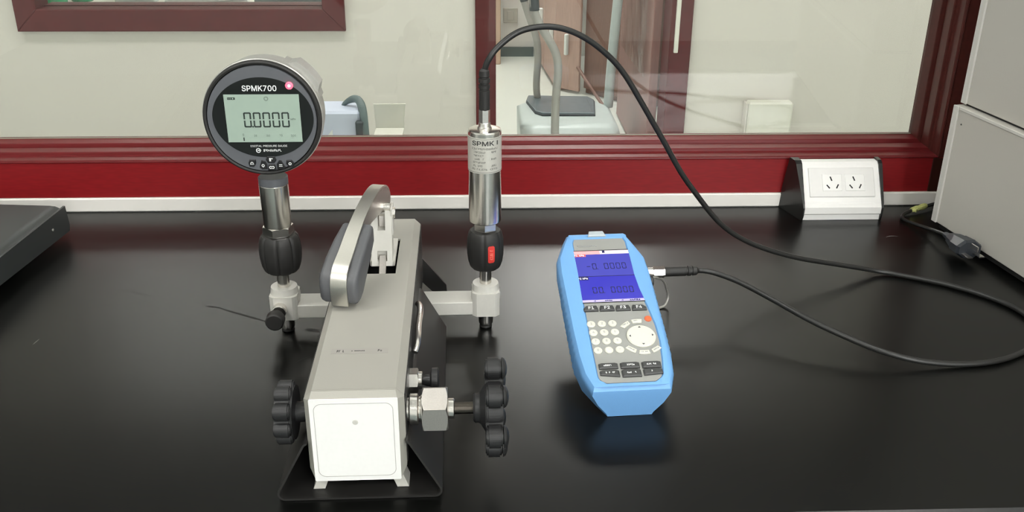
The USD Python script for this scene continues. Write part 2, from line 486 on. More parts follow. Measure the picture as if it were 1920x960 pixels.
def frame_side(which):
    rings = []
    for o, y in prof:
        c = {'bottom': [(GX0 - o, GZ0 - o), (GX1 + o, GZ0 - o)], 'right': [(GX1 + o, GZ0 - o), (GX1 + o, GZ1 + o)], 'top': [(GX1 + o, GZ1 + o), (GX0 - o, GZ1 + o)],
             'left': [(GX0 - o, GZ1 + o), (GX0 - o, GZ0 - o)]}[which]
        rings.append([(x, y, z) for x, z in c])
    v = np.array(rings).reshape(-1, 3)
    n, f = len(prof), []
    for k in range(n):
        a, b = 2 * k, 2 * ((k + 1) % n)
        f += [(a, a + 1, b + 1), (a, b + 1, b)]
    m = trimesh.Trimesh(v, f, process=False)
    return m


for nm in ('bottom', 'right', 'top', 'left'):
    part(w1, 'frame_rail', frame_side(nm), 'red_rail' if nm in ('bottom', 'top') else 'red_v', smooth=False)
part(w1, 'apron_board', cbox(-2.0, 0.93, WY, WY + 0.10, TT + 0.019, TT + 0.0668, 0.0008), 'red', smooth=False)
part(w1, 'corner_post', cbox(0.6085, 0.72, WY - 0.0012, WY + 0.05, TT + 0.0192, TT + 0.0664, 0.0008), 'post', smooth=False, label='dark brown corner post beside the drawer units')
part(w1, 'gasket', bx(GX0, GX1, GY - 0.0042, GY - 0.003, GZ0 - 0.001, GZ0 + 0.0012), 'gasket', smooth=False)
part(w1, 'side_board', cbox(GX1 + 0.0144, GX1 + 0.09, WY, WY + 0.10, TT + 0.067, TT + 0.384, 0.0008), 'red_v', smooth=False)
part(w1, 'side_board', cbox(GX0 - 0.09, GX0 - 0.0144, WY, WY + 0.10, TT + 0.067, TT + 0.384, 0.0008), 'red_v', smooth=False)
part(w1, 'head_board', cbox(-2.0, 0.93, WY, WY + 0.10, TT + 0.3844, TT + 0.80, 0.0008), 'header', smooth=False)
part(w1, 'pane', bx(GX0 - 0.002, GX1 + 0.002, GY - 0.003, GY + 0.003, GZ0 - 0.002, GZ1 + 0.002), 'glass', smooth=False)

# corridor far wall with an inner window on the left and a doorway in the middle
NX0, NX1, NZ0, NZ1 = -1.599, -0.459, TT - 0.197, 2.30       # inner window, outside of its frame
DX0, DX1, DZ = 0.001, 0.779, 2.30                                 # doorway, outside of its frame
wm = [bx(-3.2, NX0, YF, YF + 0.1, 0, HC), bx(NX0, NX1, YF, YF + 0.1, 0, NZ0), bx(NX0, NX1, YF, YF + 0.1, NZ1, HC), bx(NX1, DX0, YF, YF + 0.1, 0, HC), bx(DX0, DX1, YF, YF + 0.1, DZ, HC), bx(DX1, 3.2, YF, YF + 0.1, 0, HC)]
struct('wall_corridor', join(*wm), 'beige', 'plain beige wall beyond the glass')
struct('wall_far', bx(-3.2, 3.2, YB, YB + 0.1, 0, HC), 'white_wall', 'white back wall of the room beyond the doorway')
struct('wall_far_left', bx(-3.2, -3.1, WY + 0.11, YB, 0, HC), 'white_wall', 'white left end wall beyond the glass')
struct('wall_far_right', bx(3.1, 3.2, WY + 0.11, YB, 0, HC), 'white_wall', 'white right end wall beyond the glass')
struct('baseboard_far', bx(-0.6, 0.345, YB - 0.015, YB, 0, 0.055), 'skirt', 'dark grey skirting along the far white wall')
w2 = thing('window_2', 'dark red framed inner window in the beige wall', None, (0, YF, 0), kind='structure')
fw = 0.0765
for (a, b) in (((NX0, NZ0), (NX1, NZ0)), ((NX1, NZ0), (NX1, NZ1)), ((NX1, NZ1), (NX0, NZ1)), ((NX0, NZ1), (NX0, NZ0))):
    cx, cz = (NX0 + NX1) / 2, (NZ0 + NZ1) / 2
    ins = lambda p: (p[0] + (fw if p[0] < cx else -fw), p[1] + (fw if p[1] < cz else -fw))
    part(w2, 'frame_rail', prism([a, b, ins(b), ins(a)], 'y', -0.022, 0.09, 0.003), 'maroon', smooth=False)
part(w2, 'pane', bx(NX0 + fw - 0.005, NX1 - fw + 0.005, 0.042, 0.048, NZ0 + fw - 0.005, NZ1 - fw + 0.005), 'glass', smooth=False)
part(w2, 'sill', cbox(NX0 + fw, NX1 - fw, 0.05, 0.12, NZ0 + fw - 0.004, NZ0 + fw + 0.003, 0.001), 'maroon', smooth=False)
d1 = thing('door_1', 'open brown doorway with dark red frame in the beige wall', None, (0, YF, 0), kind='structure')
part(d1, 'jamb', cbox(DX0, DX0 + 0.073, -0.02, 0.12, 0, DZ, 0.004), 'maroon', smooth=False)
part(d1, 'jamb', cbox(DX1 - 0.079, DX1, -0.02, 0.12, 0, DZ, 0.004), 'maroon', smooth=False)
part(d1, 'head', cbox(DX0 + 0.073, DX1 - 0.079, -0.02, 0.12, DZ - 0.08, DZ, 0.004), 'maroon', smooth=False)
part(d1, 'seal_strip', cbox(0.716, 0.732, -0.026, -0.019, TT - 0.276, DZ, 0.002), 'off_white', smooth=False, label='pale vertical seal strip on the right jamb')
lf = part(d1, 'door_leaf', cbox(0.664, 0.698, 0.13, 0.93, 0.01, DZ - 0.09, 0.003), 'door_leaf', smooth=False, label='brown door leaf opened into the far room under clear film')

# crumpled protective film on the door leaf's left face
g = np.array([(0.2 + 0.6 * i / 22, 0.36 + 1.65 * j / 44) for j in range(45) for i in range(23)])
fx = 0.657 - 0.012 * meshkit.fbm(np.c_[g * (16, 9), np.zeros(len(g))], 3, 4)
fv = np.c_[fx, g]
ff = [(j * 23 + i, j * 23 + i + 1, (j + 1) * 23 + i + 1, (j + 1) * 23 + i) for j in range(44) for i in range(22)]
part(lf, 'film', (fv, np.array(ff)), 'film', smooth=False, label='crumpled clear plastic film on the door leaf')


def ceiling_lamp(x, y, w, d, m, label, group=None):
    t = thing('ceiling_light', label, 'ceiling light', (x, y, HC), group=group)
    part(t, 'housing', join(bx(-w / 2 - 0.02, w / 2 + 0.02, -d / 2 - 0.02, d / 2 + 0.02, -0.012, -0.001), bx(-w / 2 - 0.02, -w / 2, -d / 2 - 0.02, d / 2 + 0.02, -0.03, -0.012), bx(w / 2, w / 2 + 0.02, -d / 2 - 0.02, d / 2 + 0.02, -0.03, -0.012)), 'white_trim', smooth=False)
    part(t, 'diffuser', bx(-w / 2, w / 2, -d / 2, d / 2, -0.026, -0.014), m, smooth=False)


for x in (-1.1, 1.1):
    ceiling_lamp(x, 0.45, 1.2, 0.3, 'lamp_lab', 'long ceiling lamp over the laboratory, ' + ('left' if x < 0 else 'right'))
for x in (-1.1, 1.1):
    ceiling_lamp(x, -1.5, 1.2, 0.5, 'lamp_rear', 'wide ceiling lamp towards the back of the laboratory, ' + ('left' if x < 0 else 'right'))
for x in (-1.9, 0.0, 1.9):
    ceiling_lamp(x, 2.4, 1.2, 0.3, 'lamp_hall', 'long ceiling lamp over the corridor, ' + ('left' if x < 0 else 'right' if x > 0 else 'middle'))
ceiling_lamp(0.3, 4.9, 1.2, 0.6, 'lamp_far', 'square ceiling lamp in the room beyond the doorway')
ceiling_lamp(-1.6, 4.9, 1.2, 0.6, 'lamp_office', 'square ceiling lamp behind the inner window')

# ================================================================== THE BENCH
bench = thing('lab_bench', 'long black laboratory bench with a satin top', 'bench', (0, 0, 0))
part(bench, 'bench_top', prism([(0.5600, TT - 0.004), (0.5635, TT), (WY - 0.004, TT), (WY - 0.004, TT - 0.03), (0.5600, TT - 0.03)], 'x', -1.9, 1.9), 'bench', smooth=False)
part(bench, 'cupboard', join(bx(-1.88, 1.88, 0.60, WY - 0.01, 0.1, TT - 0.03), bx(-1.86, 1.86, 0.65, WY - 0.01, 0.0, 0.1)), 'cabinet', smooth=False)


def streak(pts, w, m, h=0.00015):
    p = smooth_path(np.c_[np.asarray(pts, float), np.zeros(len(pts))], 24) if len(pts) > 2 else np.c_[np.asarray(pts, float), np.zeros(len(pts))]
    hw = w / 2 * (np.sin(np.linspace(0.25, np.pi - 0.12, len(p))) if len(p) > 2 else np.ones(len(p)))
    t = np.gradient(p, axis=0)
    t /= np.linalg.norm(t, axis=1, keepdims=True)
    s = np.stack([-t[:, 1], t[:, 0], t[:, 2]], 1)
    v = np.concatenate([p + s * hw[:, None], p - s * hw[:, None]]) + (0, 0, TT + h)
    n = len(p)
    f = [(k, k + n, k + n + 1) for k in range(n - 1)] + [(k, k + n + 1, k + 1) for k in range(n - 1)]
    return part(bench, 'scratch', trimesh.Trimesh(v, f, process=False), m, smooth=False)


streak([(-0.378, 0.947), (-0.366, 0.944), (-0.3605, 0.939)], 0.003, 'scratch')
streak([(-0.2888, 0.9130), (-0.2790, 0.9105), (-0.2700, 0.9085)], 0.0035, 'scratch')
streak([(-0.2720, 0.9075), (-0.2545, 0.8974), (-0.2234, 0.8800), (-0.2090, 0.8735)], 0.003, 'scratch')
streak([(-0.1745, 0.8592), (-0.166, 0.8560), (-0.1600, 0.8521)], 0.006, 'scratch')
streak([(-0.1732, 0.7926), (-0.1680, 0.7990), (-0.1600, 0.8053)], 0.0022, 'scratch')
streak([(-0.4360, 0.8345), (-0.4352, 0.840), (-0.4342, 0.8452)], 0.0009, 'dust')
streak([(0.5108, 1.0800), (0.518, 1.0838), (0.5269, 1.0816)], 0.0012, 'dust')

# ================================================================== PRESSURE PUMP
pump = thing('pressure_pump', 'white bench-top hand pressure pump with a steel lever and black hand wheels', 'pressure pump', (-0.0905, 0.587, TT), 0.8)
c5 = 0.0058
BW, BZ0, BZ1, BL = 0.0362, 0.0165, 0.0927, 0.338
octo = [(-BW + c5, BZ0), (BW - c5, BZ0), (BW, BZ0 + c5 * 1.7), (BW, BZ1 - c5), (BW - c5, BZ1), (-BW + c5, BZ1), (-BW, BZ1 - c5), (-BW, BZ0 + c5 * 1.7)]
SX0, SX1, SY0, SY1 = -0.018, 0.0185, 0.205, 0.285
bm = manifold3d.Manifold.hull_points(np.array([(x, y, z) for x, z in octo for y in (0.009, BL)]))
bm = bm - manifold3d.Manifold.cube((SX1 - SX0, SY1 - SY0, 0.05)).translate((SX0, SY0, BZ1 - 0.03))
part(pump, 'body', bm, 'pump_white', smooth=False)
part(pump, 'slot_lining', join(bx(SX0 + 0.0002, SX1 - 0.0002, SY0 + 0.0002, SY1 - 0.0002, BZ1 - 0.0298, BZ1 - 0.028), bx(SX0 + 0.0001, SX0 + 0.0008, SY0, SY1, BZ1 - 0.028, BZ1 - 0.002), bx(SX1 - 0.0008, SX1 - 0.0001, SY0, SY1, BZ1 - 0.028, BZ1 - 0.002), bx(SX0, SX1, SY1 - 0.0008, SY1 - 0.0001, BZ1 - 0.028, BZ1 - 0.002)), 'dark_hole', smooth=False)
P_ = Polygon(octo)
F_ = sbox(-0.0320, BZ0 + 0.0020, 0.0320, BZ1 - 0.0030).buffer(-0.001).buffer(0.001)
cp = [(x, 0.0088, z) for x, z in octo] + [(x, 0.0066, z) for x, z in octo] + [(x, 0.0010, z) for x, z in list(F_.exterior.coords)]
part(pump, 'cap_rim', hull(cp), 'pump_white', smooth=False, label='bevelled rim round the end cap')
cap = part(pump, 'end_cap', plate(F_, 'y', 0.0, 0.0011), 'cap_white', smooth=False, label='plain white square end cap')
rr = sbox(-0.0290, BZ0 + 0.0058, 0.0285, BZ1 - 0.0065).buffer(-0.006).buffer(0.006)
part(cap, 'inset_line', plate(rr.difference(rr.buffer(-0.00045)), 'y', -0.00012, 0.0), 'groove', smooth=False, label='thin rounded square line on the end cap')
part(cap, 'dimple', lathe([(0.0021, 0), (0.0021, -0.0002), (0.0014, -0.0004), (0.0004, -0.0003)], 'y', (0.0006, 0, 0.0700), 24), 'arm_white')
# printed strip on the top
lb = part(pump, 'label_strip', bx(-0.0228, 0.0212, 0.0600, 0.0680, BZ1, BZ1 + 0.00012), 'strip_grey', smooth=False, label='thin pale printed strip on the body top')
part(lb, 'print', join(move(scribble(0.006, 0.0032, 4, 5, 0.0001), -0.0155, 0.0640, BZ1 + 0.00012), move(scribble(0.0105, 0.0011, 9, 6, 0.0001, 0.5), -0.0020, 0.0642, BZ1 + 0.00012),
                       move(scribble(0.0036, 0.0030, 2, 9, 0.0001), 0.0150, 0.0644, BZ1 + 0.00012)), 'ink', smooth=False)
for x0, x1 in ((-BW - 0.0008, -BW + 0.0002), (BW - 0.0002, BW + 0.0008)):
    part(pump, 'side_panel', cbox(x0, x1, 0.0105, BL - 0.001, BZ0 + 0.0105, BZ1 - c5 - 0.0002, 0.0002), 'sheet', smooth=False, label='black side panel of the body')
# base: folded black steel channel, open in front, and two splayed white feet
outer = Polygon([(-0.0655, 0.0003), (0.0665, 0.0003), (0.0385, 0.0520), (-0.0385, 0.0520)]).buffer(-0.006).buffer(0.006)
inner = outer.buffer(-0.0016)
chan = outer.difference(inner).difference(sbox(-0.0362, 0.03, 0.0362, 0.1))
part(pump, 'base_channel', plate(chan, 'y', 0.001, 0.258), 'sheet', smooth=False, label='folded black steel base channel')
for s in (-1, 1):
    ft = [(s * 0.0225, 0.0160), (s * 0.0315, 0.0160), (s * 0.0365, 0.0020), (s * 0.0275, 0.0020)]
    part(pump, 'foot', prism(ft, 'y', 0.012, 0.030, 0.0004), 'arm_white', smooth=False)
# rear black bracket showing behind the right arm
part(pump, 'rear_bracket', plate(Polygon([(0.0340, 0.0470), (0.0347, 0.0437), (0.0612, 0.0095), (0.0618, 0.0012), (0.0470, 0.0012), (0.0340, 0.0150)]).buffer(-0.001).buffer(0.001), 'y', 0.350, 0.3525), 'sheet', smooth=False, label='black sheet steel bracket behind the right arm')

# cross arms, port blocks, feet
AY0, AY1 = 0.2620, 0.2895
PXL, PXR, PYC = -0.0975, 0.1022, 0.2730
for s, px in ((-1, PXL), (1, PXR)):
    a0, a1 = sorted((s * 0.0362, px - s * 0.006))
    arm = part(pump, 'arm', cbox(a0, a1, AY0, AY1, 0.0185, 0.0325, 0.0007), 'arm_white', smooth=False)
    blk = manifold3d.Manifold.cube((0.0272, 0.0290, 0.0250)).translate((px - 0.0136, PYC - 0.0145, 0.0180))
    cyl = manifold3d.Manifold.cylinder(0.0125, 0.0146, 0.0128, 48).translate((px, PYC, 0.0370))
    lo = manifold3d.Manifold.cylinder(0.0200, 0.0138, 0.0146, 48).translate((px, PYC, 0.0180))
    part(pump, 'port_block', (blk ^ manifold3d.Manifold.cylinder(0.03, 0.0172, 0.0172, 48).translate((px, PYC, 0.0170))) + cyl + lo, 'arm_white', smooth=30)
    f = part(pump, 'leveling_foot', lathe([(0.0062, 0.0030), (0.0072, 0.0050), (0.0074, 0.0080), (0.0074, 0.0180)], 'z', (px, PYC, 0)), 'nickel')
    part(f, 'foot_pad', lathe([(0.0060, 0.0002), (0.0064, 0.0010), (0.0058, 0.0032)], 'z', (px, PYC, 0), 32), 'rubber')
    part(pump, 'port_rod', rod(0.0059, 0.0494, 0.0690, 'z', (px, PYC, 0)), 'steel')


def flutes(n, depth, ph=0.0):
    return lambda t, r: 1 - depth * np.clip(1 - np.abs(((t + ph) * n / (2 * np.pi)) % 1 - 0.5) * 2 * 3.2, 0, 1) ** 1.5 if r > 0.012 else np.ones_like(t)


def barrel(R, z0, z1):
    h = z1 - z0
    return [(R * 0.55, z1 + 0.0005), (R * 0.80, z1), (R * 0.90, z1 - h * 0.06), (R * 0.97, z1 - h * 0.2), (R, z1 - h * 0.42), (R * 0.985, z1 - h * 0.62), (R * 0.93, z1 - h * 0.82), (R * 0.84, z1 - h * 0.95), (R * 0.76, z0), (R * 0.4, z0)][::-1]


kl = part(pump, 'connector_knob', lathe(barrel(0.0204, 0.0672, 0.1050), 'z', (PXL, PYC, 0), 144, flutes(8, 0.075, 0.35)), 'rubber', label='fluted black hand nut under the round gauge')
kr = part(pump, 'connector_knob', lathe(barrel(0.0182, 0.0672, 0.1065), 'z', (PXR, PYC, 0), 144, flutes(6, 0.05, 0.1)), 'rubber', label='black hand nut with a red label under the steel transducer')
# red label bent round the right knob
def wrap(m, r, cx, cy, z, a0=0.0, prof=None):
    """Lay a flat drawing (x along, y up) round a vertical cylinder; x = 0 faces -y turned by a0."""
    m = as_tri(m).copy()
    if len(m.vertices) < 400:
        m = trimesh.Trimesh(*trimesh.remesh.subdivide_to_size(m.vertices, m.faces, 0.0022), process=False)
    v = m.vertices
    a = v[:, 0] / r + a0
    q = r + v[:, 2]
    if prof is not None:
        q = q + np.interp(v[:, 1] + z, [p[1] for p in prof], [p[0] for p in prof]) - r
    m.vertices = np.stack([cx + q * np.sin(a), cy - q * np.cos(a), v[:, 1] + z], 1)
    return m


bp = barrel(0.0184, 0.0672, 0.1065)
rl = plate(sbox(-0.0033, -0.0088, 0.0033, 0.0088).buffer(-0.0018).buffer(0.0018), 'z', 0, 0.0007)
r1 = part(kr, 'red_label', wrap(rl, 0.0182, PXR, PYC, 0.0872, 0.30, bp), 'red_label', label='upright red label on the hand nut')
part(r1, 'print', wrap(rot(scribble(0.011, 0.0030, 7, 11, 0.0009, 0.2), 90, (0, 0, 1)), 0.0182, PXR, PYC, 0.0872, 0.30, bp), 'red_print')
# bleed valve on the left block
bv = part(pump, 'bleed_valve', join(rod(0.0068, PYC - 0.0215, PYC - 0.0130, 'y', (PXL - 0.0030, 0, 0.0310)), rod(0.0066, PYC - 0.0228, PYC - 0.0212, 'y', (PXL - 0.0030, 0, 0.0310)), rod(0.0040, PYC - 0.0280, PYC - 0.0210, 'y', (PXL - 0.0045, 0, 0.0290))), 'nickel')
part(bv, 'valve_knob', rot(lathe([(0.0075, -0.012), (0.0088, -0.0108), (0.0090, -0.002), (0.0080, 0.0)], 'y', (PXL - 0.0050, PYC - 0.0265, 0.0280), 40), 0, (1, 0, 0)), 'rubber', label='small black round valve knob')

# left scalloped knob on the body side
def scallop(R, r, n, base, ph=0.0):
    return union_all([Point(0, 0).buffer(base)] + [Point(R * math.cos(ph + k * 2 * math.pi / n), R * math.sin(ph + k * 2 * math.pi / n)).buffer(r, 10) for k in range(n)]).buffer(0.0012).buffer(-0.0012)


def soft_plate(shape, axis, a, b, c):
    out = [plate(shape, axis, a + c, b - c), plate(shape.buffer(-c * 0.6), axis, a + c * 0.35, b - c * 0.35), plate(shape.buffer(-c * 1.3), axis, a, b)]
    return trimesh.util.concatenate(out)


KY, KZ = 0.0265, 0.0628
k1 = part(pump, 'side_knob', move(soft_plate(scallop(0.0178, 0.0062, 8, 0.0185, 0.2), 'x', -0.0604, -0.0478, 0.0016), 0, KY, KZ), 'plastic', smooth=40, label='round scalloped black knob on the left side')
part(k1, 'hub', lathe([(0.0200, -0.0480), (0.0205, -0.0466), (0.0180, -0.0462), (0.0079, -0.0460), (0.0076, -0.0362)], 'x', (0, KY, KZ), 48), 'plastic')
# right pressure valve: collars, hex nut, gland, stem, hand wheel
VY, VZ = 0.0245, 0.0640
vf = part(pump, 'fine_valve', join(rod(0.0088, 0.0362, 0.0385, 'x', (0, VY, VZ)), rod(0.0118, 0.0385, 0.0455, 'x', (0, VY, VZ), 0.0008), rod(0.0096, 0.0455, 0.0480, 'x', (0, VY, VZ)), rod(0.0108, 0.0470, 0.0486, 'x', (0, VY, VZ), 0.0005)), 'nickel', label='stepped bright steel collar of the right valve')
part(vf, 'hex_nut', hexnut(0.0182, 0.0484, 0.0674, 'x', (0, VY, VZ), 0.0014, 30), 'nut', smooth=25, label='large satin hex nut')
part(vf, 'gland', rod(0.0078, 0.0674, 0.0724, 'x', (0, VY, VZ), 0.0006), 'nickel')
part(vf, 'stem', rod(0.0045, 0.0720, 0.0905, 'x', (0, VY, VZ)), 'dark_steel')
wheel = soft_plate(scallop(0.0300, 0.0085, 6, 0.0215, math.radians(12)), 'x', 0.0955, 0.1085, 0.0022)
wheel = join(wheel, *[lathe([(0.0085 * math.cos(q), 0.1085 + 0.004 * math.sin(q)) for q in np.linspace(0, 1.5, 5)], 'x', (0, 0.0300 * math.cos(math.radians(12 + 60 * k)), 0.0300 * math.sin(math.radians(12 + 60 * k))), 24) for k in range(6)])
hw = part(vf, 'hand_wheel', move(wheel, 0, VY, VZ), 'plastic', smooth=40, label='black six-lobed hand wheel on the right valve')
part(vf, 'wheel_hub', lathe([(0.0100, 0.0865), (0.0112, 0.0880), (0.0112, 0.0905), (0.0122, 0.0920), (0.0195, 0.0965)], 'x', (0, VY, VZ), 40), 'plastic')
# small valve behind it and steel pipe along the side
VY2, VZ2 = 0.0640, 0.0650
sv = part(pump, 'relief_valve', join(hexnut(0.0098, 0.0362, 0.0440, 'x', (0, VY2, VZ2), 0.0008, 0), rod(0.0072, 0.0435, 0.0470, 'x', (0, VY2, VZ2))), 'nickel', smooth=25, label='small bright steel valve behind the large nut')
part(sv, 'valve_knob', join(lathe([(0.0032, 0.0465), (0.0046, 0.0500), (0.0050, 0.0530), (0.0098, 0.0545), (0.0100, 0.0590), (0.0088, 0.0600)], 'x', (0, VY2, VZ2), 36)), 'plastic', label='little black valve knob')
part(pump, 'side_pipe', tube([(0.0395, 0.100, 0.070), (0.0415, 0.108, 0.074), (0.0415, 0.13, 0.076), (0.0415, 0.17, 0.076), (0.0395, 0.18, 0.074)], 0.0028, 12, 40), 'nickel')

# lever: steel band with a grey grip, clevis post, link
yaw = math.radians(12.5)
dirv = P3((math.sin(yaw), math.cos(yaw), 0))
side = P3((math.cos(yaw), -math.sin(yaw), 0))
LX, LY = -0.0232, 0.1335                       # tip of the lever, on the body
def lev(pts):
    return np.array([P3((LX, LY, 0)) + dirv * s + P3((0, 0, z)) for s, z in pts])


core = smooth_path(lev([(0.0000, 0.0975), (-0.0010, 0.1060), (-0.0004, 0.1190), (0.0040, 0.1262), (0.020, 0.1348), (0.040, 0.1445), (0.0555, 0.1510), (0.080, 0.1582), (0.103, 0.1622), (0.118, 0.1615), (0.128, 0.1580), (0.135, 0.1515), (0.137, 0.1445), (0.134, 0.1385)]), 110)
taper = np.interp(np.linspace(0, 1, 110), [0, 0.2, 0.5, 1], [0.0073, 0.0070, 0.0060, 0.0058])
lever = part(pump, 'lever', ribbon(core, taper, 0.0012, side), 'steel_band', smooth=40, label='bright steel lever band curving over to its pivot')


def lever_plate(poly, h0, h1):
    m = plate(Polygon(poly), 'z', h0, h1)
    v = m.vertices
    m.vertices = P3((LX, LY, 0)) + np.outer(v[:, 0], dirv) + np.outer(v[:, 1], (0, 0, 1.0)) + np.outer(v[:, 2], side)
    m.fix_normals()
    return m


cheek = [(0.056, 0.1500), (0.080, 0.1572), (0.103, 0.1612), (0.118, 0.1605), (0.127, 0.1572), (0.134, 0.1512), (0.136, 0.1445), (0.133, 0.1375), (0.122, 0.1345), (0.110, 0.1400), (0.096, 0.1410), (0.075, 0.1420), (0.058, 0.1400)]
for h0, h1 in ((-0.0058, -0.0046), (0.0046, 0.0058)):
    part(lever, 'cheek', lever_plate(cheek, h0, h1), 'nut', smooth=False, label='steel side cheek of the lever arch')
def grip_half(s, fr):
    """One half of the grip: a long block along the band, thick and round in front, thinner behind."""
    prof_ = Polygon([(0.0012, 0.1000), (-0.0002, 0.1080), (0.0004, 0.1190), (0.0050, 0.1248), (0.0200, 0.1328), (0.0400, 0.1426), (0.0560, 0.1490), (0.0590, 0.1470), (0.0590, 0.1330), (0.0400, 0.1170), (0.0180, 0.1005), (0.0100, 0.0976), (0.0040, 0.0978)])
    pts = []
    for shrink, k in ((0.0, 0.0), (0.0, 0.62), (0.0012, 0.86), (0.0034, 1.0)):
        for a, b in list(prof_.buffer(-shrink).exterior.coords)[:-1]:
            base = np.interp(a, [0, 0.058], [0.0068, 0.0058])
            w = 2 * np.interp(a, [0, 0.006, 0.03, 0.058], [fr * 0.92, fr, fr, 0.0042])
            pts.append(P3((LX, LY, b)) + dirv * a + side * s * (base + w * k))
    return hull(pts)


for s, fr in ((-1, 0.0060), (1, 0.0043)):
    part(lever, 'grip', grip_half(s, fr), 'grip', smooth=50, label='dark grey plastic half of the lever grip')
part(lever, 'grip_core', lever_plate([(0.0016, 0.1000), (0.0004, 0.1180), (0.0050, 0.1240), (0.0400, 0.1418), (0.0560, 0.1484), (0.0580, 0.1340), (0.0180, 0.1012), (0.0040, 0.0982)], -0.0060, 0.0060), 'grip', smooth=False)
CX, CY = 0.0050, 0.2230
PB = 0.0960
post = manifold3d.Manifold.hull_points(np.array([(CX - 0.0095, CY, BZ1 - 0.0008), (CX + 0.0095, CY, BZ1 - 0.0008), (CX - 0.0095, CY + 0.022, BZ1 - 0.0008), (CX + 0.0095, CY + 0.022, BZ1 - 0.0008),
                                                  (CX - 0.0100, CY + 0.013, PB + 0.030), (CX + 0.0095, CY + 0.013, PB + 0.030), (CX - 0.0100, CY + 0.032, PB + 0.030), (CX + 0.0095, CY + 0.032, PB + 0.030),
                                                  (CX - 0.0060, CY + 0.018, PB + 0.044), (CX + 0.0095, CY + 0.018, PB + 0.044), (CX - 0.0060, CY + 0.034, PB + 0.044), (CX + 0.0095, CY + 0.034, PB + 0.044)]))
post = post - manifold3d.Manifold.cube((0.0090, 0.012, 0.009)).translate((CX - 0.0042, CY - 0.004, BZ1 + 0.0035))
post = post - manifold3d.Manifold.cube((0.0070, 0.030, 0.020)).translate((CX - 0.0036, CY + 0.010, PB + 0.0270))
pp = part(pump, 'clevis_post', post, 'arm_white', smooth=False, label='white clevis post carrying the lever')
part(pp, 'post_base', cbox(CX - 0.0115, CX + 0.0115, CY + 0.006, CY + 0.0600, BZ1 - 0.0038, BZ1 + 0.002, 0.0006), 'arm_white', smooth=False)
part(pp, 'tongue', ribbon([(CX - 0.0001, CY + 0.024, PB + 0.020), (CX, CY + 0.0255, PB + 0.034), (CX, CY + 0.030, PB + 0.046)], 0.0031, 0.0030, (1, 0, 0)), 'nut', smooth=40)
part(pp, 'pivot_bolt', join(hexnut(0.0052, CX + 0.0095, CX + 0.0125, 'x', (0, CY + 0.026, PB + 0.039), 0.0004), rod(0.0034, CX - 0.0085, CX + 0.0095, 'x', (0, CY + 0.026, PB + 0.039)), rod(0.0045, CX + 0.0010, CX + 0.0085, 'x', (0, CY + 0.024, PB + 0.0455))), 'nickel', smooth=30)
part(pp, 'pin_plate', cbox(CX + 0.0085, CX + 0.0105, CY + 0.016, CY + 0.034, PB + 0.020, PB + 0.047, 0.0005), 'arm_white', smooth=False)
part(pump, 'link_bar', ribbon([(CX + 0.0008, SY0 + 0.001, BZ1 - 0.012), (CX + 0.0008, CY - 0.004, BZ1 - 0.001), (CX + 0.0006, CY + 0.006, BZ1 + 0.0065)], 0.0031, 0.0022, (1, 0, 0)), 'nut', smooth=40, label='steel link bar coming out of the body slot')

# ================================================================== DIGITAL GAUGE
GLX, GLY, GLZ = -0.1918, 0.8587, 0.1045
gauge = thing('pressure_gauge', 'round black-rimmed digital pressure gauge with a pale reading screen on a steel stem', 'gauge', (GLX, GLY, TT + GLZ))
fy = 0.838 - GLY                       # dial plane
gx, gz, GR = -0.1907 - GLX, 0.2262 - GLZ, 0.0535
part(gauge, 'stem', lathe([(0.0100, 0.0090), (0.0130, 0.0095), (0.0131, 0.0120), (0.0134, 0.030), (0.0140, 0.0520), (0.0138, 0.0525)], 'z', n=56), 'steel', label='brushed steel gauge stem')
part(gauge, 'hex_nut', hexnut(0.0150, 0.0012, 0.0098, 'z', (0, 0, 0), 0.0008, 20), 'nickel', smooth=25)
part(gauge, 'neck_ring', rod(0.0138, 0.0522, 0.0600, 'z', (0, 0, 0), 0.0008), 'dial')
cs = part(gauge, 'case', lathe([(0.0495, fy + 0.0010), (GR - 0.0008, fy), (GR, fy + 0.0009), (GR, fy + 0.0060), (GR - 0.0016, fy + 0.0070), (GR - 0.0020, fy + 0.0280), (GR - 0.0038, fy + 0.0330), (0.044, fy + 0.0370)], 'y', (gx, 0, gz), 96), 'case', label='silver grey round gauge case')
bump = plate(Polygon([((GR - 0.004) * math.sin(math.radians(a)), (GR - 0.004) * math.cos(math.radians(a))) for a in range(22, 75, 3)] + [((GR + (0.0032 if 32 < a < 66 else -0.0014)) * math.sin(math.radians(a)), (GR + (0.0032 if 32 < a < 66 else -0.0014)) * math.cos(math.radians(a))) for a in (74, 68, 62, 54, 46, 38, 34, 28, 22)]), 'y', fy + 0.0150, fy + 0.0345)
part(cs, 'battery_cover', move(bump, gx, 0, gz), 'case', smooth=False)
part(gauge, 'rubber_ring', lathe([(0.0482, fy - 0.0008), (0.0492, fy - 0.0034), (0.0508, fy - 0.0040), (0.0522, fy - 0.0030), (0.0527, fy + 0.0004)], 'y', (gx, 0, gz), 96), 'rubber', label='black rubber rim of the gauge')
dial = part(gauge, 'dial', lathe([(0.0484, fy - 0.0022), (0.0480, fy - 0.0042), (0.0475, fy - 0.0042)], 'y', (gx, 0, gz), 96), 'dial', label='grey dial face')
DY = fy - 0.0042                       # front of the dial
lx, lz = -0.1894 - GLX, 0.2278 - GLZ
el = affinity.scale(Point(0, 0).buffer(1.0, 48), 0.0446, 0.0365)
part(dial, 'lens', move(plate(affinity.translate(el, lx, lz), 'y', DY - 0.0006, DY), 0, 0, 0), 'lens', smooth=False, label='glossy black oval lens')
LY_ = DY - 0.0006
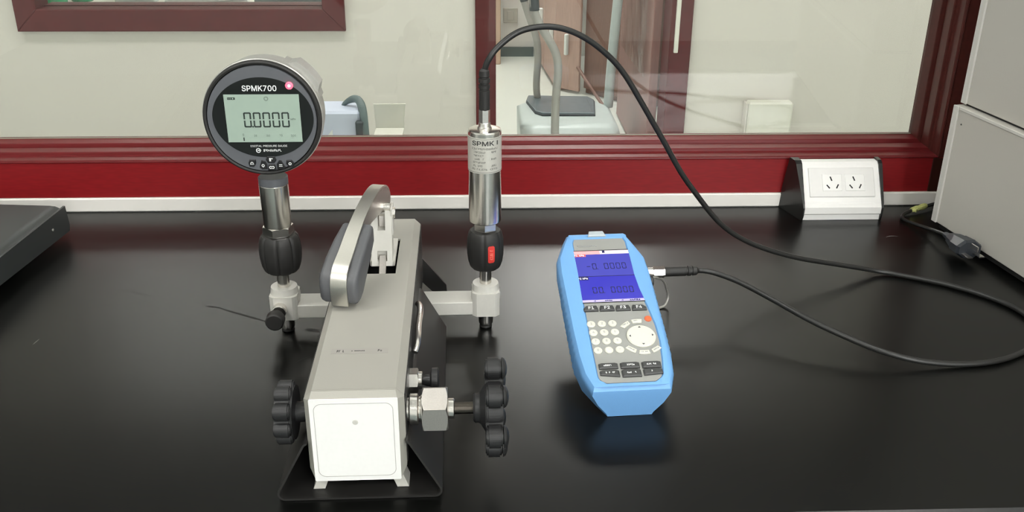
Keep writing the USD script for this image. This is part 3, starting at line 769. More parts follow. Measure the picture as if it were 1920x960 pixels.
sc = part(gauge, 'screen', bx(-0.2222 - GLX, -0.1562 - GLX, LY_ - 0.0003, LY_, 0.2055 - GLZ, 0.2492 - GLZ), 'lcd', smooth=False, label='pale green-grey screen reading 0.0000')
SYF = LY_ - 0.0003
scx, scz = -0.1892 - GLX, 0.2273 - GLZ
part(sc, 'digits', upright(seven('0.0000', 0.0067, 0.0138, 0.0013, 0.0084), scx + 0.0028, SYF, scz - 0.0012), 'lcd_ink', smooth=False)
small = [upright(text('MPa', 0.0016, bold=True), scx + 0.0262, SYF, scz - 0.0006), upright(seven('0', 0.0012, 0.0022, 0.0003, 0.002), scx - 0.0192, SYF, scz - 0.0150)]
part(sc, 'marks', join(*small, *[upright(text(s, 0.0018), scx + x, SYF, scz - 0.0158) for s, x in (('25', -0.0085), ('50', 0.0028), ('75', 0.0142), ('100', 0.0253))],
                       upright(plate(Point(0, 0).buffer(0.0020).difference(Point(0, 0).buffer(0.0012)), 'z', 0, 0.0002), scx + 0.0040, SYF, scz + 0.0180)), 'lcd_faint', smooth=False)
part(sc, 'battery_symbol', join(upright(join(bx(-0.0030, -0.0024, -0.001, 0.001, 0, 0.0002), bx(-0.003, 0.003, 0.0006, 0.001, 0, 0.0002), bx(-0.003, 0.003, -0.001, -0.0006, 0, 0.0002), bx(0.0024, 0.0036, -0.001, 0.001, 0, 0.0002), bx(-0.0018, -0.0008, -0.001, 0.001, 0, 0.0002), bx(0.0, 0.001, -0.001, 0.001, 0, 0.0002)), scx - 0.0268, SYF, scz + 0.0182),
                                upright(bx(-0.0005, 0.0005, -0.0018, 0.0014, 0, 0.0002), scx - 0.0190, SYF, scz - 0.0188)), 'lcd_ink', smooth=False)
part(dial, 'lettering', upright(text('SPMK700', 0.0048, bold=True, wide=0.98), -0.1903 - GLX, LY_, 0.2546 - GLZ), 'print_white', smooth=False, label='bold white lettering above the screen')
part(dial, 'caption', upright(text('DIGITAL PRESSURE GAUGE', 0.0018, wide=1.0), -0.1868 - GLX, LY_, 0.2018 - GLZ), 'print_white', smooth=False)
part(dial, 'mark', upright(join(plate(Point(0, 0).buffer(0.0022).difference(Point(0, 0).buffer(0.0014)), 'z', 0, 0.0002), bx(-0.0008, 0.0026, -0.0004, 0.0004, 0, 0.0002)), -0.1966 - GLX, LY_, 0.1976 - GLZ), 'print_white', smooth=False)
part(dial, 'small_print', upright(scribble(0.0165, 0.0022, 9, 21, stroke=0.25), -0.1838 - GLX, LY_, 0.1976 - GLZ), 'print_white', smooth=False)
led = part(gauge, 'indicator_lamp', lathe([(0.0034, LY_ + 0.0002), (0.0034, LY_ - 0.0006), (0.0022, LY_ - 0.0012)], 'y', (-0.1638 - GLX, 0, 0.2569 - GLZ), 28), 'led', label='glowing red indicator lamp')
part(led, 'core', lathe([(0.0014, LY_ - 0.0011), (0.0010, LY_ - 0.0016)], 'y', (-0.1638 - GLX, 0, 0.2569 - GLZ), 20), 'led_core')


def poly_reg(n, r, ph=0.0):
    return [(r * math.cos(ph + 2 * math.pi * k / n), r * math.sin(ph + 2 * math.pi * k / n)) for k in range(n)]


btn = [(-0.2035, 0.1856, [(-0.0034, 0.0), (-0.0018, 0.0034), (0.0036, 0.0034), (0.0036, -0.0004), (0.0014, -0.0034), (-0.0024, -0.0032)]), (-0.1937, 0.1834, [(-0.0034, -0.0018), (-0.001, 0.005), (0.0022, 0.0038), (0.0036, 0.001), (0.0036, -0.0036), (-0.0014, -0.0038)]),
       (-0.1863, 0.1890, [(-0.0046, -0.0004), (-0.0030, 0.0030), (0.0036, 0.0030), (0.0050, -0.0004), (0.0028, -0.0034), (-0.0028, -0.0034)]), (-0.1860, 0.1816, [(-0.0038, -0.0032), (-0.0028, 0.0028), (0.0030, 0.0028), (0.0042, -0.0032)]),
       (-0.1778, 0.1834, [(-0.0036, 0.001), (-0.0012, 0.0048), (0.0006, 0.0046), (0.0040, -0.0016), (0.0034, -0.0036), (-0.0034, -0.0036)]), (-0.1693, 0.1850, [(-0.0036, -0.0002), (-0.0030, 0.0034), (0.0016, 0.0034), (0.0038, 0.0002), (0.0024, -0.0034), (-0.0016, -0.0032)])]
for k, (x, z, pl) in enumerate(btn):
    b = part(gauge, 'button', prism([(px + x - GLX, pz + z - GLZ) for px, pz in pl], 'y', DY - 0.0012, DY + 0.0003, 0.0005), 'key_black', smooth=False)
    ring = plate(Point(0, 0).buffer(0.0014).difference(Point(0, 0).buffer(0.0007)), 'z', 0, 0.00015)
    sym = [join(ring, bx(-0.0018, 0.0018, -0.0012, -0.0006, 0, 0.00015)), join(ring, bx(-0.0003, 0.0003, -0.0018, -0.001, 0, 0.00015)), join(bx(-0.0014, 0.0002, -0.0016, 0.0016, 0, 0.00015), bx(0.0, 0.0018, 0.0004, 0.0014, 0, 0.00015)),
           join(move(ring, -0.001), move(ring, 0.001)), join(bx(-0.0016, 0.0016, -0.001, -0.0004, 0, 0.00015), bx(-0.0014, 0.0014, 0.0002, 0.0010, 0, 0.00015)), ring][k]
    part(b, 'symbol', upright(sym, x - GLX, DY - 0.0012, z - GLZ), 'print_white', smooth=False)

# ================================================================== PRESSURE TRANSDUCER
TX, TY, TZ = 0.0079, 0.8614, 0.1060
trans = thing('pressure_transducer', 'upright cylindrical stainless steel pressure transducer with a silver name plate', 'transducer', (TX, TY, TZ + TT))
part(trans, 'hex_nut', hexnut(0.0118, 0.0012, 0.0102, 'z', (0, 0, 0), 0.0008, 28), 'nickel', smooth=25)
part(trans, 'body', lathe([(0.0120, 0.0100), (0.0146, 0.0102), (0.0156, 0.0112), (0.0157, 0.014), (0.0157, 0.1005), (0.0152, 0.1022), (0.0120, 0.1030), (0.0062, 0.1032)], 'z', n=72), 'steel', label='polished steel transducer cylinder')
lp = part(trans, 'name_plate', lathe([(0.0158, 0.0632), (0.01595, 0.0633), (0.01595, 0.0975), (0.0158, 0.0976)], 'z', n=72), 'label', label='silver printed name plate round the cylinder')
RW = 0.01597
part(lp, 'logo', join(wrap(text('SPMK', 0.0042, bold=True, wide=1.35), RW, 0, 0, 0.0926, -0.12), wrap(scribble(0.0048, 0.0040, 3, 31, stroke=0.25), RW, 0, 0, 0.0926, 0.72)), 'ink', smooth=False)
rows = []
for k, (x0, w, n) in enumerate([(0.0, 0.026, 16), (-0.005, 0.012, 8), (-0.006, 0.010, 7), (-0.006, 0.011, 8), (-0.0045, 0.014, 9), (-0.006, 0.011, 7), (0.0, 0.026, 15)]):
    rows.append(wrap(scribble(w, 0.0018, n, 40 + k, stroke=0.22), RW, 0, 0, 0.0874 - k * 0.0033, x0 / RW))
rows += [wrap(scribble(0.0055, 0.0018, 4, 50 + k, stroke=0.22), RW, 0, 0, 0.0841 - k * 0.0066, 0.55) for k in range(3)]
part(lp, 'small_print', join(*rows, lathe([(0.0159, 0.0640), (0.01602, 0.0641), (0.01602, 0.0646), (0.0159, 0.0647)], 'z', n=72), lathe([(0.0159, 0.0962), (0.01602, 0.0963), (0.01602, 0.0966), (0.0159, 0.0967)], 'z', n=72)), 'ink_soft', smooth=False)
sk = part(trans, 'socket', lathe([(0.0068, 0.1030), (0.0068, 0.1044), (0.0058, 0.1050), (0.0054, 0.1085)], 'z', n=40), 'nickel')

# ================================================================== CABLE BETWEEN TRANSDUCER AND CALIBRATOR
cable = thing('connecting_cable', 'thick black cable arching from the transducer over the bench to the blue calibrator', 'cable', (0, 0, TT))
up = [(0.0079, 0.8614, 0.2460), (0.0080, 0.8613, 0.2600), (0.0094, 0.8610, 0.2676), (0.0119, 0.8606, 0.2732), (0.0167, 0.8622, 0.2800), (0.0260, 0.8651, 0.2885), (0.0391, 0.8693, 0.2963), (0.0528, 0.8737, 0.2993), (0.0677, 0.8783, 0.2994), (0.0829, 0.8830, 0.2960), (0.1010, 0.8884, 0.2876), (0.1197, 0.8938, 0.2740),
      (0.1363, 0.8985, 0.2578), (0.1537, 0.9031, 0.2333), (0.1720, 0.9078, 0.2042), (0.1910, 0.9124, 0.1736), (0.2106, 0.9171, 0.1418), (0.2304, 0.9217, 0.1155), (0.2541, 0.9272, 0.0870), (0.2839, 0.9341, 0.0632), (0.3170, 0.9419, 0.0463), (0.3573, 0.9512, 0.0314),
      (0.3980, 0.9605, 0.0202), (0.4328, 0.9683, 0.0109), (0.4611, 0.9715, 0.0042), (0.4865, 0.9610, 0.0030), (0.5156, 0.9436, 0.0030), (0.5413, 0.9214, 0.0030), (0.5597, 0.8988, 0.0030), (0.5715, 0.8700, 0.0030), (0.5700, 0.8400, 0.0030), (0.5560, 0.8090, 0.0030),
      (0.5303, 0.7894, 0.0030), (0.5016, 0.7749, 0.0030), (0.4777, 0.7686, 0.0030), (0.4566, 0.7667, 0.0033), (0.4300, 0.7667, 0.0054), (0.4048, 0.7693, 0.0090), (0.3772, 0.7794, 0.0141), (0.3514, 0.7960, 0.0197), (0.3258, 0.8157, 0.0259), (0.3008, 0.8414, 0.0325), (0.2836, 0.8591, 0.0370),
      (0.2655, 0.8740, 0.0418), (0.2502, 0.8815, 0.0454), (0.2392, 0.8842, 0.0479), (0.2270, 0.8832, 0.0496)]
part(cable, 'cord', tube(up, 0.0028, 14, 420), 'cable', smooth=True)
s1 = part(cable, 'plug_sleeve', lathe([(0.0046, 0.2265), (0.0051, 0.2270), (0.0051, 0.2448), (0.0044, 0.2452), (0.0044, 0.2466), (0.0053, 0.2470), (0.0053, 0.2500), (0.0042, 0.2504), (0.0042, 0.2520), (0.0054, 0.2524), (0.0054, 0.2560), (0.0043, 0.2564), (0.0043, 0.2575), (0.0050, 0.2580), (0.0046, 0.2630), (0.0028, 0.2650)], 'z', (TX, TY, 0), 28), 'rubber', label='ribbed black plug sleeve on the transducer')
part(s1, 'nut', hexnut(0.0054, 0.2128, 0.2272, 'z', (TX, TY, 0), 0.0005, 10), 'nickel', smooth=25, label='bright steel plug nut')
CPX, CPY, CPZ, ang = 0.2270, 0.8832, 0.0496, 3.47
prof2 = [(0.0028, 0.0), (0.0046, -0.0020), (0.0050, -0.0060), (0.0042, -0.0064), (0.0042, -0.0078), (0.0052, -0.0082), (0.0052, -0.0110), (0.0042, -0.0114), (0.0042, -0.0128), (0.0051, -0.0132), (0.0051, -0.0350), (0.0046, -0.0356)]
s2 = part(cable, 'plug_sleeve', move(rot(lathe(prof2, 'x', (0, 0, 0), 28), ang, (0, 0, 1)), CPX, CPY, CPZ), 'rubber', label='ribbed black plug sleeve on the calibrator')
part(s2, 'nut', move(rot(join(hexnut(0.0061, -0.0475, -0.0354, 'x', (0, 0, 0), 0.0005, 10), rod(0.0050, -0.0535, -0.0470, 'x')), ang, (0, 0, 1)), CPX, CPY, CPZ), 'nickel', smooth=25, label='bright steel plug nut')

# ================================================================== BLUE CALIBRATOR
CT = 0.0310
cal = thing('process_calibrator', 'blue rubber-clad handheld calibrator with a grey keypad propped on the bench', 'calibrator', (0.1276, 0.6941, TT + 0.0003), 3.47, 17.92)
X0 = 0.0030


def outline(spec, bottom_s, top_s, shrink=0.0, ridge=0.0, n=90):
    s = np.linspace(bottom_s, top_s, n)
    h = np.interp(s, [a for a, b in spec], [b for a, b in spec]) - shrink
    if ridge:
        m = (s > 0.045) & (s < 0.135)
        h = h + np.where(m, ridge * np.sin((s - 0.045) / 0.0082 * 2 * np.pi), 0)
    return s, h


top_spec = [(0.0, 0.0325), (0.006, 0.0352), (0.024, 0.0410), (0.045, 0.0432), (0.075, 0.0442), (0.15, 0.0450), (0.172, 0.0440), (0.197, 0.0350), (0.206, 0.0310), (0.2085, 0.0270)]
bot_spec = [(0.0, 0.0205), (0.012, 0.0285), (0.030, 0.0385), (0.05, 0.0425), (0.17, 0.0425), (0.20, 0.032), (0.2070, 0.026)]
lev_ = []
for z, spec, s0, s1, sh, rg in ((0.0, bot_spec, 0.0, 0.2040, 0.0010, 0.0), (0.0030, bot_spec, 0.0004, 0.2055, 0.0, 0.0006), (0.0130, None, 0.002, 0.2075, 0.0, 0.0008), (0.0235, top_spec, 0.0040, 0.2085, 0.0, 0.0006), (0.0272, top_spec, 0.0052, 0.2080, 0.0012, 0.0), (0.0300, top_spec, 0.0085, 0.2060, 0.0035, 0.0), (CT, top_spec, 0.0115, 0.2035, 0.0065, 0.0)):
    if spec is None:
        sp = [(a, np.interp(a, [q[0] for q in bot_spec], [q[1] for q in bot_spec]) * 0.4 + 0.6 * np.interp(a, [q[0] for q in top_spec], [q[1] for q in top_spec])) for a in np.linspace(0, 0.2085, 40)]
    else:
        sp = spec
    lev_.append((z, *outline(sp, s0, s1, sh, rg)))
n = 90
ring_pts = []
for z, s, h in lev_:
    ring_pts.append(np.concatenate([np.stack([X0 + h, s, np.full(n, z)], 1), np.stack([X0 - h[::-1], s[::-1], np.full(n, z)], 1)]))
# the face is dished in the middle for the grey panel
px0, px1, py0, py1 = -0.0272 + X0, 0.0300 + X0, 0.0135, 0.1960
PL = [(0.0115, -0.0180), (0.0150, -0.0235), (0.0190, -0.0246), (0.0600, -0.0246), (0.1050, -0.0239), (0.1500, -0.0226), (0.1930, -0.0224), (0.1985, -0.0205)]
PR = [(0.0115, 0.0240), (0.0150, 0.0295), (0.0190, 0.0318), (0.0340, 0.0345), (0.0570, 0.0372), (0.0780, 0.0371), (0.1000, 0.0346), (0.1250, 0.0310), (0.1450, 0.0298), (0.1930, 0.0303), (0.1985, 0.0285)]
def panel_ring(grow, z):
    s = np.linspace(0.0115 - grow, 0.1985 + grow, n)
    a = np.interp(s, [q[0] for q in PL], [q[1] for q in PL]) - grow
    b = np.interp(s, [q[0] for q in PR], [q[1] for q in PR]) + grow
    return np.concatenate([np.stack([b, s, np.full(n, z)], 1), np.stack([a[::-1], s[::-1], np.full(n, z)], 1)])


ring_pts[-1] = panel_ring(0.0042, CT)
ring_pts += [panel_ring(0.0010, CT), panel_ring(0.0, CT - 0.0014)]
V = np.concatenate(ring_pts)
m2, F = 2 * n, []
for k in range(len(ring_pts) - 1):
    a = k * m2 + np.arange(m2)
    b = k * m2 + (np.arange(m2) + 1) % m2
    F += [np.stack([a, b, b + m2], 1), np.stack([a, b + m2, a + m2], 1)]
def cap_faces(off, flip):
    out = []
    for k in range(n - 1):
        a, b, c, d = off + k, off + k + 1, off + m2 - 2 - k, off + m2 - 1 - k
        out += [(a, c, b), (a, d, c)] if flip else [(a, b, c), (a, c, d)]
    return np.array(out)


F += [cap_faces(0, True), cap_faces((len(ring_pts) - 1) * m2, False)]
part(cal, 'rubber_jacket', trimesh.Trimesh(V, np.concatenate(F), process=False), 'blue', smooth=28, label='light blue rubber jacket')
PZ = CT - 0.0014
fp = Polygon(panel_ring(-0.0003, 0.0)[:, :2])
panel = part(cal, 'face_panel', plate(fp, 'z', PZ, PZ + 0.0008), 'face_grey', smooth=False, label='grey keypad panel')
FZ = PZ + 0.0008
part(panel, 'name_print', move(scribble(0.020, 0.0026, 10, 61, 0.00015, 0.2), -0.0088, 0.1880, FZ), 'print_grey', smooth=False)
SX, SC = 0.0302, 0.0042
SZ = FZ
screen = part(cal, 'screen', join(bx(SC - SX, SC + SX, 0.1440, 0.1752, SZ, SZ + 0.0003)), 'scr_top', smooth=False, label='lit blue upper half of the screen')
Z1 = SZ + 0.0003
screen_low = part(cal, 'screen', bx(SC - SX, SC + SX, 0.1126, 0.1437, SZ, SZ + 0.0003), 'scr_low', smooth=False, label='lit deep blue lower half of the screen')
part(cal, 'screen_frame', plate(sbox(SC - SX - 0.0010, 0.1082, SC + SX + 0.0010, 0.1814).difference(sbox(SC - SX, 0.1092, SC + SX, 0.1804)), 'z', SZ - 0.0001, SZ + 0.0004), 'key_dark', smooth=False)
part(screen, 'header', bx(SC - 0.002, SC + SX, 0.1754, 0.1804, SZ, Z1), 'scr_head', smooth=False)
part(screen, 'header', bx(SC - SX, SC - 0.002, 0.1754, 0.1804, SZ, Z1), 'scr_pink', smooth=False)
part(screen, 'footer', bx(SC - SX, SC + SX, 0.1092, 0.1124, SZ, Z1), 'scr_foot', smooth=False)
part(screen, 'divider', bx(SC - SX, SC + SX, 0.1437, 0.1444, Z1, Z1 + 0.0001), 'scr_dark', smooth=False)
part(screen, 'marker', bx(SC + 0.0005, SC + 0.0030, 0.1772, 0.1804, Z1, Z1 + 0.0001), 'scr_dark', smooth=False)
part(screen_low, 'tab', bx(SC - SX, SC - 0.0185, 0.1392, 0.1437, Z1, Z1 + 0.0001), 'scr_dark', smooth=False)
part(screen, 'tab', bx(SC - SX, SC - 0.0165, 0.1722, 0.1756, Z1, Z1 + 0.0001), 'scr_red', smooth=False)
part(screen, 'tab_print', join(move(text('P1', 0.0021, 0.0001, True), SC - 0.0262, 0.1740, Z1 + 0.0001), move(text('kPa', 0.0021, 0.0001, True), SC - 0.0205, 0.1740, Z1 + 0.0001)), 'scr_white', smooth=False)
part(screen_low, 'tab_print', join(move(text('P2', 0.0022, 0.0001, True), SC - 0.0272, 0.1413, Z1 + 0.0001), move(text('kPa', 0.0022, 0.0001, True), SC - 0.0218, 0.1413, Z1 + 0.0001)), 'scr_white', smooth=False)
part(screen, 'reading', move(seven('-0. 0000', 0.0042, 0.0084, 0.0008, 0.0058, 0.0001), SC + 0.0015, 0.1580, Z1), 'scr_dark', smooth=False)
part(screen_low, 'reading', move(seven('00. 0000', 0.0042, 0.0084, 0.0009, 0.0058, 0.0001), SC + 0.0025, 0.1250, Z1), 'scr_dark', smooth=False)
part(screen, 'footer_print', join(*[move(scribble(w, 0.0016, c, 70 + c, 0.0001, 0.3), SC + x, 0.1108, Z1) for x, w, c in ((-0.018, 0.004, 2), (-0.004, 0.007, 4), (0.008, 0.004, 2), (0.021, 0.010, 5))]), 'scr_dark', smooth=False)


def key(shape, zt, m, legend=None, label=None, lm='print_white'):
    k = part(cal, 'key', hull([(x, y, FZ - 0.0003) for x, y in list(shape.exterior.coords)] + [(x, y, FZ + zt * 0.6) for x, y in list(shape.exterior.coords)] + [(x, y, FZ + zt) for x, y in list(shape.buffer(-zt * 0.55).exterior.coords)]), m, smooth=30, label=label)
    if legend is not None:
        part(k, 'legend', move(legend, shape.centroid.x, shape.centroid.y, FZ + zt), lm, smooth=False)


for k in range(4):
    cx = -0.0185 + k * 0.0150
    yb = 0.1003 - 0.0003 * k
    w0, w1_ = (0.0068, 0.0056)
    sh = Polygon([(cx - w0, yb - 0.0032), (cx + w0, yb - 0.0032), (cx + w0 - (0.0003 if k < 3 else 0.0000), yb + 0.0006), (cx + w1_ - (0 if k < 3 else 0.002), yb + 0.0036), (cx - w1_ + (0 if k else 0.002), yb + 0.0036), (cx - w0, yb + 0.0002)])
    key(sh, 0.0022, 'key_dark', text(f'F{k + 1}', 0.0034, 0.00012, True))
nums = ['1', '2', '3', '4', '5', '6', '7', '8', '9', '0', '.', '±']
for r in range(4):
    for c in range(3):
        key(Point(-0.0212 + 0.0098 * c + 0.0004 * r, 0.0810 - 0.0107 * r).buffer(0.0039, 10), 0.0016, 'key_pale', text(nums[3 * r + c] if nums[3 * r + c] != '±' else '-', 0.0024, 0.0001), lm='print_grey')
nav = Point(0.0217, 0.0638).buffer(0.0132, 24)
key(nav, 0.0018, 'key_pale', join(*[rot(plate(Polygon([(-0.0014, 0.0096), (0.0014, 0.0096), (0, 0.0112)]), 'z', 0, 0.00012), 90 * q, (0, 0, 1)) for q in range(4)]), 'large round pale arrow key', lm='key_dark')


def arc_key(a0, a1, r0, r1, cx=0.0217, cy=0.0638):
    t = np.radians(np.linspace(a0, a1, 6))
    return Polygon([(cx + r1 * math.cos(x), cy + r1 * math.sin(x)) for x in t] + [(cx + r0 * math.cos(x), cy + r0 * math.sin(x)) for x in t[::-1]])


for a0, a1, q in ((114, 142, 26), (78, 106, 4), (-142, -114, -38), (-106, -78, 0), (-70, -44, 30)):
    key(arc_key(a0, a1, 0.0172, 0.0214), 0.0013, 'key_pale', rot(scribble(0.0060, 0.0012, 5, 80 + a0, 0.0001, 0.3), q, (0, 0, 1)), lm='print_grey')
key(Point(0.0322, 0.0853).buffer(0.0032, 10), 0.0016, 'key_orange', None, 'round orange key')
for r, (y, hh) in enumerate(((0.0300, 0.0034), (0.0212, 0.0042))):
    for c in range(3):
        cx = -0.0140 + 0.0190 * c
        arch = [0.0004, 0.0, -0.0004][c] + (0.0014 if (r == 1 and c != 1) else 0.0)
        sk_ = 0.0018 * (c - 1) * (1 if r else 0)
        sh = Polygon([(cx - 0.0084, y - hh + arch + (0.0012 if r and c == 0 else 0)), (cx + 0.0084, y - hh + arch - (0.0012 if r and c == 0 else -0.0012 if r and c == 2 else 0)), (cx + 0.0084, y + hh * 0.72), (cx + 0.006, y + hh), (cx - 0.006, y + hh), (cx - 0.0084, y + hh * 0.72)])
        key(sh, 0.0020, 'key_dark', scribble(0.0085 if c != 2 or r == 0 else 0.003, 0.0018, 6 if c != 2 or r == 0 else 2, 90 + 3 * r + c, 0.00012, 0.3))
part(cal, 'top_tab', prism([(-0.0062, 0.2005), (0.0120, 0.2005), (0.0100, 0.2078), (-0.0042, 0.2078)], 'z', CT - 0.0012, CT + 0.0022, 0.0008), 'clear_tab', smooth=False, label='clear plastic tab at the top end')
part(cal, 'side_port', rod(0.0058, 0.0455, 0.0490, 'x', (X0, 0.1510, 0.0150), 0.0006), 'key_black')
tilt, yw = math.radians(17.92), math.radians(3.47)
ey = P3((-math.sin(yw) * math.cos(tilt), math.cos(yw) * math.cos(tilt), math.sin(tilt)))
ex = P3((math.cos(yw), math.sin(yw), 0))
ez = np.cross(ex, ey)
def cal_local(pts):
    q = np.asarray(pts, float) - (0.1276, 0.6941, 0.0003)
    return np.stack([q @ ex, q @ ey, q @ ez], 1)


bail = [(0.160, 0.8560, 0.0510), (0.172, 0.8660, 0.0500), (0.1860, 0.8800, 0.0430), (0.1935, 0.8900, 0.0350), (0.2000, 0.9000, 0.0200), (0.2025, 0.9030, 0.0080), (0.1990, 0.8980, 0.0025), (0.1850, 0.8930, 0.0015), (0.1500, 0.8890, 0.0015), (0.1200, 0.8860, 0.0015), (0.1080, 0.8860, 0.0060), (0.1060, 0.8780, 0.0350), (0.1080, 0.8600, 0.0520)]
part(cal, 'bail_stand', cal_local(np.zeros((0, 3))) if False else tube(cal_local(smooth_path(bail, 90)), 0.0013, 10), 'wire', smooth=True, label='bent grey wire stand behind the calibrator')

# ================================================================== BENCH OUTLET
out = thing('bench_outlet', 'white sloping double socket box with black end cheeks at the back of the bench', 'power outlet', (0.474, 1.139, TT))
XW = 0.0505
pf = [(0.0, 0.0004), (0.0, 0.0075), (-0.0030, 0.0098), (-0.0030, 0.0185), (0.0000, 0.0225), (0.0010, 0.0245), (0.0285, 0.0655), (0.0330, 0.0690), (0.0440, 0.0690), (0.0480, 0.0004)]
part(out, 'housing', plate(Polygon(pf), 'x', -XW, XW), 'outlet_white', smooth=False)
q0, q1 = P3((0.0010, 0.0245)), P3((0.0285, 0.0655))
dv = (q1 - q0) / np.linalg.norm(q1 - q0)
nv = P3((-dv[1], dv[0]))
def on_face(m, u, w, h=0.0):
    """Flat drawing (x, y up the slope, z out) laid on the sloping face, centred at u along and w up."""
    m = as_tri(m).copy()
    v = m.vertices
    b = q0 + np.outer(v[:, 1] + w, dv) + np.outer(v[:, 2] + h, nv)
    m.vertices = np.stack([v[:, 0] + u, b[:, 0], b[:, 1]], 1)
    return m


Ls = float(np.linalg.norm(q1 - q0))
fp_ = part(out, 'face_plate', on_face(cbox(-0.043, 0.043, -0.0195, 0.0195, -0.001, 0.0016, 0.0007), 0.0, Ls / 2 + 0.0015), 'outlet_panel', smooth=False, label='white socket plate on the sloping face')
for u in (-0.0130, 0.0170):
    so = part(out, 'socket', on_face(cbox(-0.0128, 0.0128, -0.0112, 0.0112, 0.0, 0.0022, 0.0004), u, Ls / 2 + 0.0010, 0.0), 'outlet_white', smooth=False)
    slots = [bx(-0.0008, 0.0008, -0.0030, 0.0030, 0, 0.0004)]
    part(so, 'slots', on_face(join(move(rot(slots[0], 20, (0, 0, 1)), -0.0012, 0.0050, 0), move(rot(slots[0], 38, (0, 0, 1)), -0.0055, -0.0055, 0), move(rot(slots[0], -28, (0, 0, 1)), 0.0066, -0.0052, 0)), u, Ls / 2 + 0.0010, 0.0021), 'key_black', smooth=False)
ck = [(-0.0010, 0.0003), (-0.0040, 0.0080), (-0.0045, 0.0180), (-0.0015, 0.0240), (0.0275, 0.0680), (0.0330, 0.0712), (0.0455, 0.0712), (0.0500, 0.030), (0.0500, 0.0003)]
for s in (-1, 1):
    part(out, 'end_cheek', hull([(s * (XW + e + k * y / 0.05 * ((0.009 if s < 0 else 0.003) + (0.005 if s < 0 else 0.010) * (1 - z / 0.07))), y, z) for y, z in ck for e, k in ((0.0, 0.0), (0.0030, 1.0))]), 'cap_black', smooth=False, label='black end cheek')

# ================================================================== CABINET UNITS ON THE RIGHT
for k, (z0, z1, off, lab) in enumerate(((0.010, 0.1610, 0.0, 'lower grey steel drawer unit standing on the bench at the right'), (0.1638, 0.62, 0.0075, 'upper grey steel unit stacked on the lower one at the right edge'))):
    cb = thing('drawer_unit', lab, 'cabinet', (0.5815 + off, 1.1125, TT + z0), 8.3)
    H = z1 - z0
    part(cb, 'body', cbox(0.0012, 0.44, -0.56, -0.0, 0.0, H, 0.0008), 'cabinet', smooth=False)
    part(cb, 'edge_strip', cbox(-0.0012, 0.0014, -0.0095, 0.0, 0.0, H, 0.0004), 'cabinet_edge', smooth=False, label='paler folded edge strip')
    part(cb, 'edge_strip', cbox(0.0000, 0.0014, -0.56, -0.010, H - 0.004, H - 0.0002, 0.0004), 'cabinet_edge', smooth=False)
    if k == 0:
        for x in (0.02, 0.41):
            for y in (-0.53, -0.03):
                part(cb, 'foot', lathe([(0.014, -0.0098), (0.015, -0.0092), (0.015, 0.0)], 'z', (x, y, 0), 24), 'foot_black')
        part(cb, 'base_rim', bx(0.006, 0.43, -0.55, -0.008, -0.0075, 0.0), 'foot_black', smooth=False)
        part(cb, 'rivet', lathe([(0.0011, 0.0013), (0.0009, 0.0006), (0.0003, 0.0004)], 'x', (0, -0.018, 0.131), 12), 'key_dark')
    else:
        part(cb, 'seam_gasket', bx(0.004, 0.43, -0.55, -0.005, -0.0026, 0.0), 'foot_black', smooth=False)

# ================================================================== POWER CORD AND PLUG
pc = thing('power_cord', 'thin black power cord with a three-pin plug lying beside the grey drawer unit', 'power cord', (0, 0, TT))
cord = [(0.6420, 1.1830, 0.0060), (0.6191, 1.1800, 0.0060), (0.6047, 1.1730, 0.0060), (0.5864, 1.1621, 0.0060), (0.5705, 1.1559, 0.0040), (0.5599, 1.1473, 0.0030), (0.5546, 1.1361, 0.0028), (0.5582, 1.1231, 0.0030), (0.5650, 1.0993, 0.0060), (0.5700, 1.0756, 0.0100), (0.5725, 1.0560, 0.0135)]
part(pc, 'cord', tube(cord, 0.0023, 12, 120), 'cable', smooth=True)
tagp = smooth_path([(0.5990, 1.1700, 0.0068), (0.5864, 1.1621, 0.0066), (0.5750, 1.1580, 0.0056)], 12)
part(pc, 'tag', join(tube(tagp, [0.0036, 0.0044, 0.0036, 0.0042, 0.0030], 10), hull([(0.586, 1.160, 0.008), (0.580, 1.153, 0.004), (0.576, 1.156, 0.004), (0.583, 1.164, 0.010), (0.579, 1.152, 0.008)])), 'yellow', smooth=30, label='yellow tape wrapped round the cord')
b0, b1 = P3((0.5725, 1.0560, 0.0135)), P3((0.5775, 0.9960, 0.0165))
ax = (b1 - b0) / np.linalg.norm(b1 - b0)
sd = np.cross(ax, (0, 0, 1.0))
sd /= np.linalg.norm(sd)
uz = np.cross(sd, ax)
def ring(t, w, hh, n=8):
    c = b0 + ax * t
    return [c + sd * w * math.cos(a) + uz * hh * math.sin(a) for a in np.arange(n) * 2 * math.pi / n + math.pi / 8]


body = [hull(ring(0.0, 0.0036, 0.0036) + ring(0.014, 0.0052, 0.0050)), hull(ring(0.013, 0.0075, 0.0070) + ring(0.034, 0.0140, 0.0105) + ring(0.024, 0.0105, 0.0098)), hull(ring(0.033, 0.0150, 0.0110) + ring(0.050, 0.0165, 0.0120) + ring(0.054, 0.0145, 0.0105))]
pl = part(pc, 'plug', join(*body), 'plug', smooth=False, label='dark moulded three-pin plug')
pins = []
for w, u in ((-0.0075, -0.004), (0.0075, -0.004), (0.0, 0.006)):
    a = b0 + ax * 0.052 + sd * w + uz * u
    pins.append(ribbon([a, a + ax * 0.009, a + ax * 0.0165], 0.0030, 0.0007, sd if u < 0 else uz))
part(pl, 'pins', join(*pins), 'nickel', smooth=False)

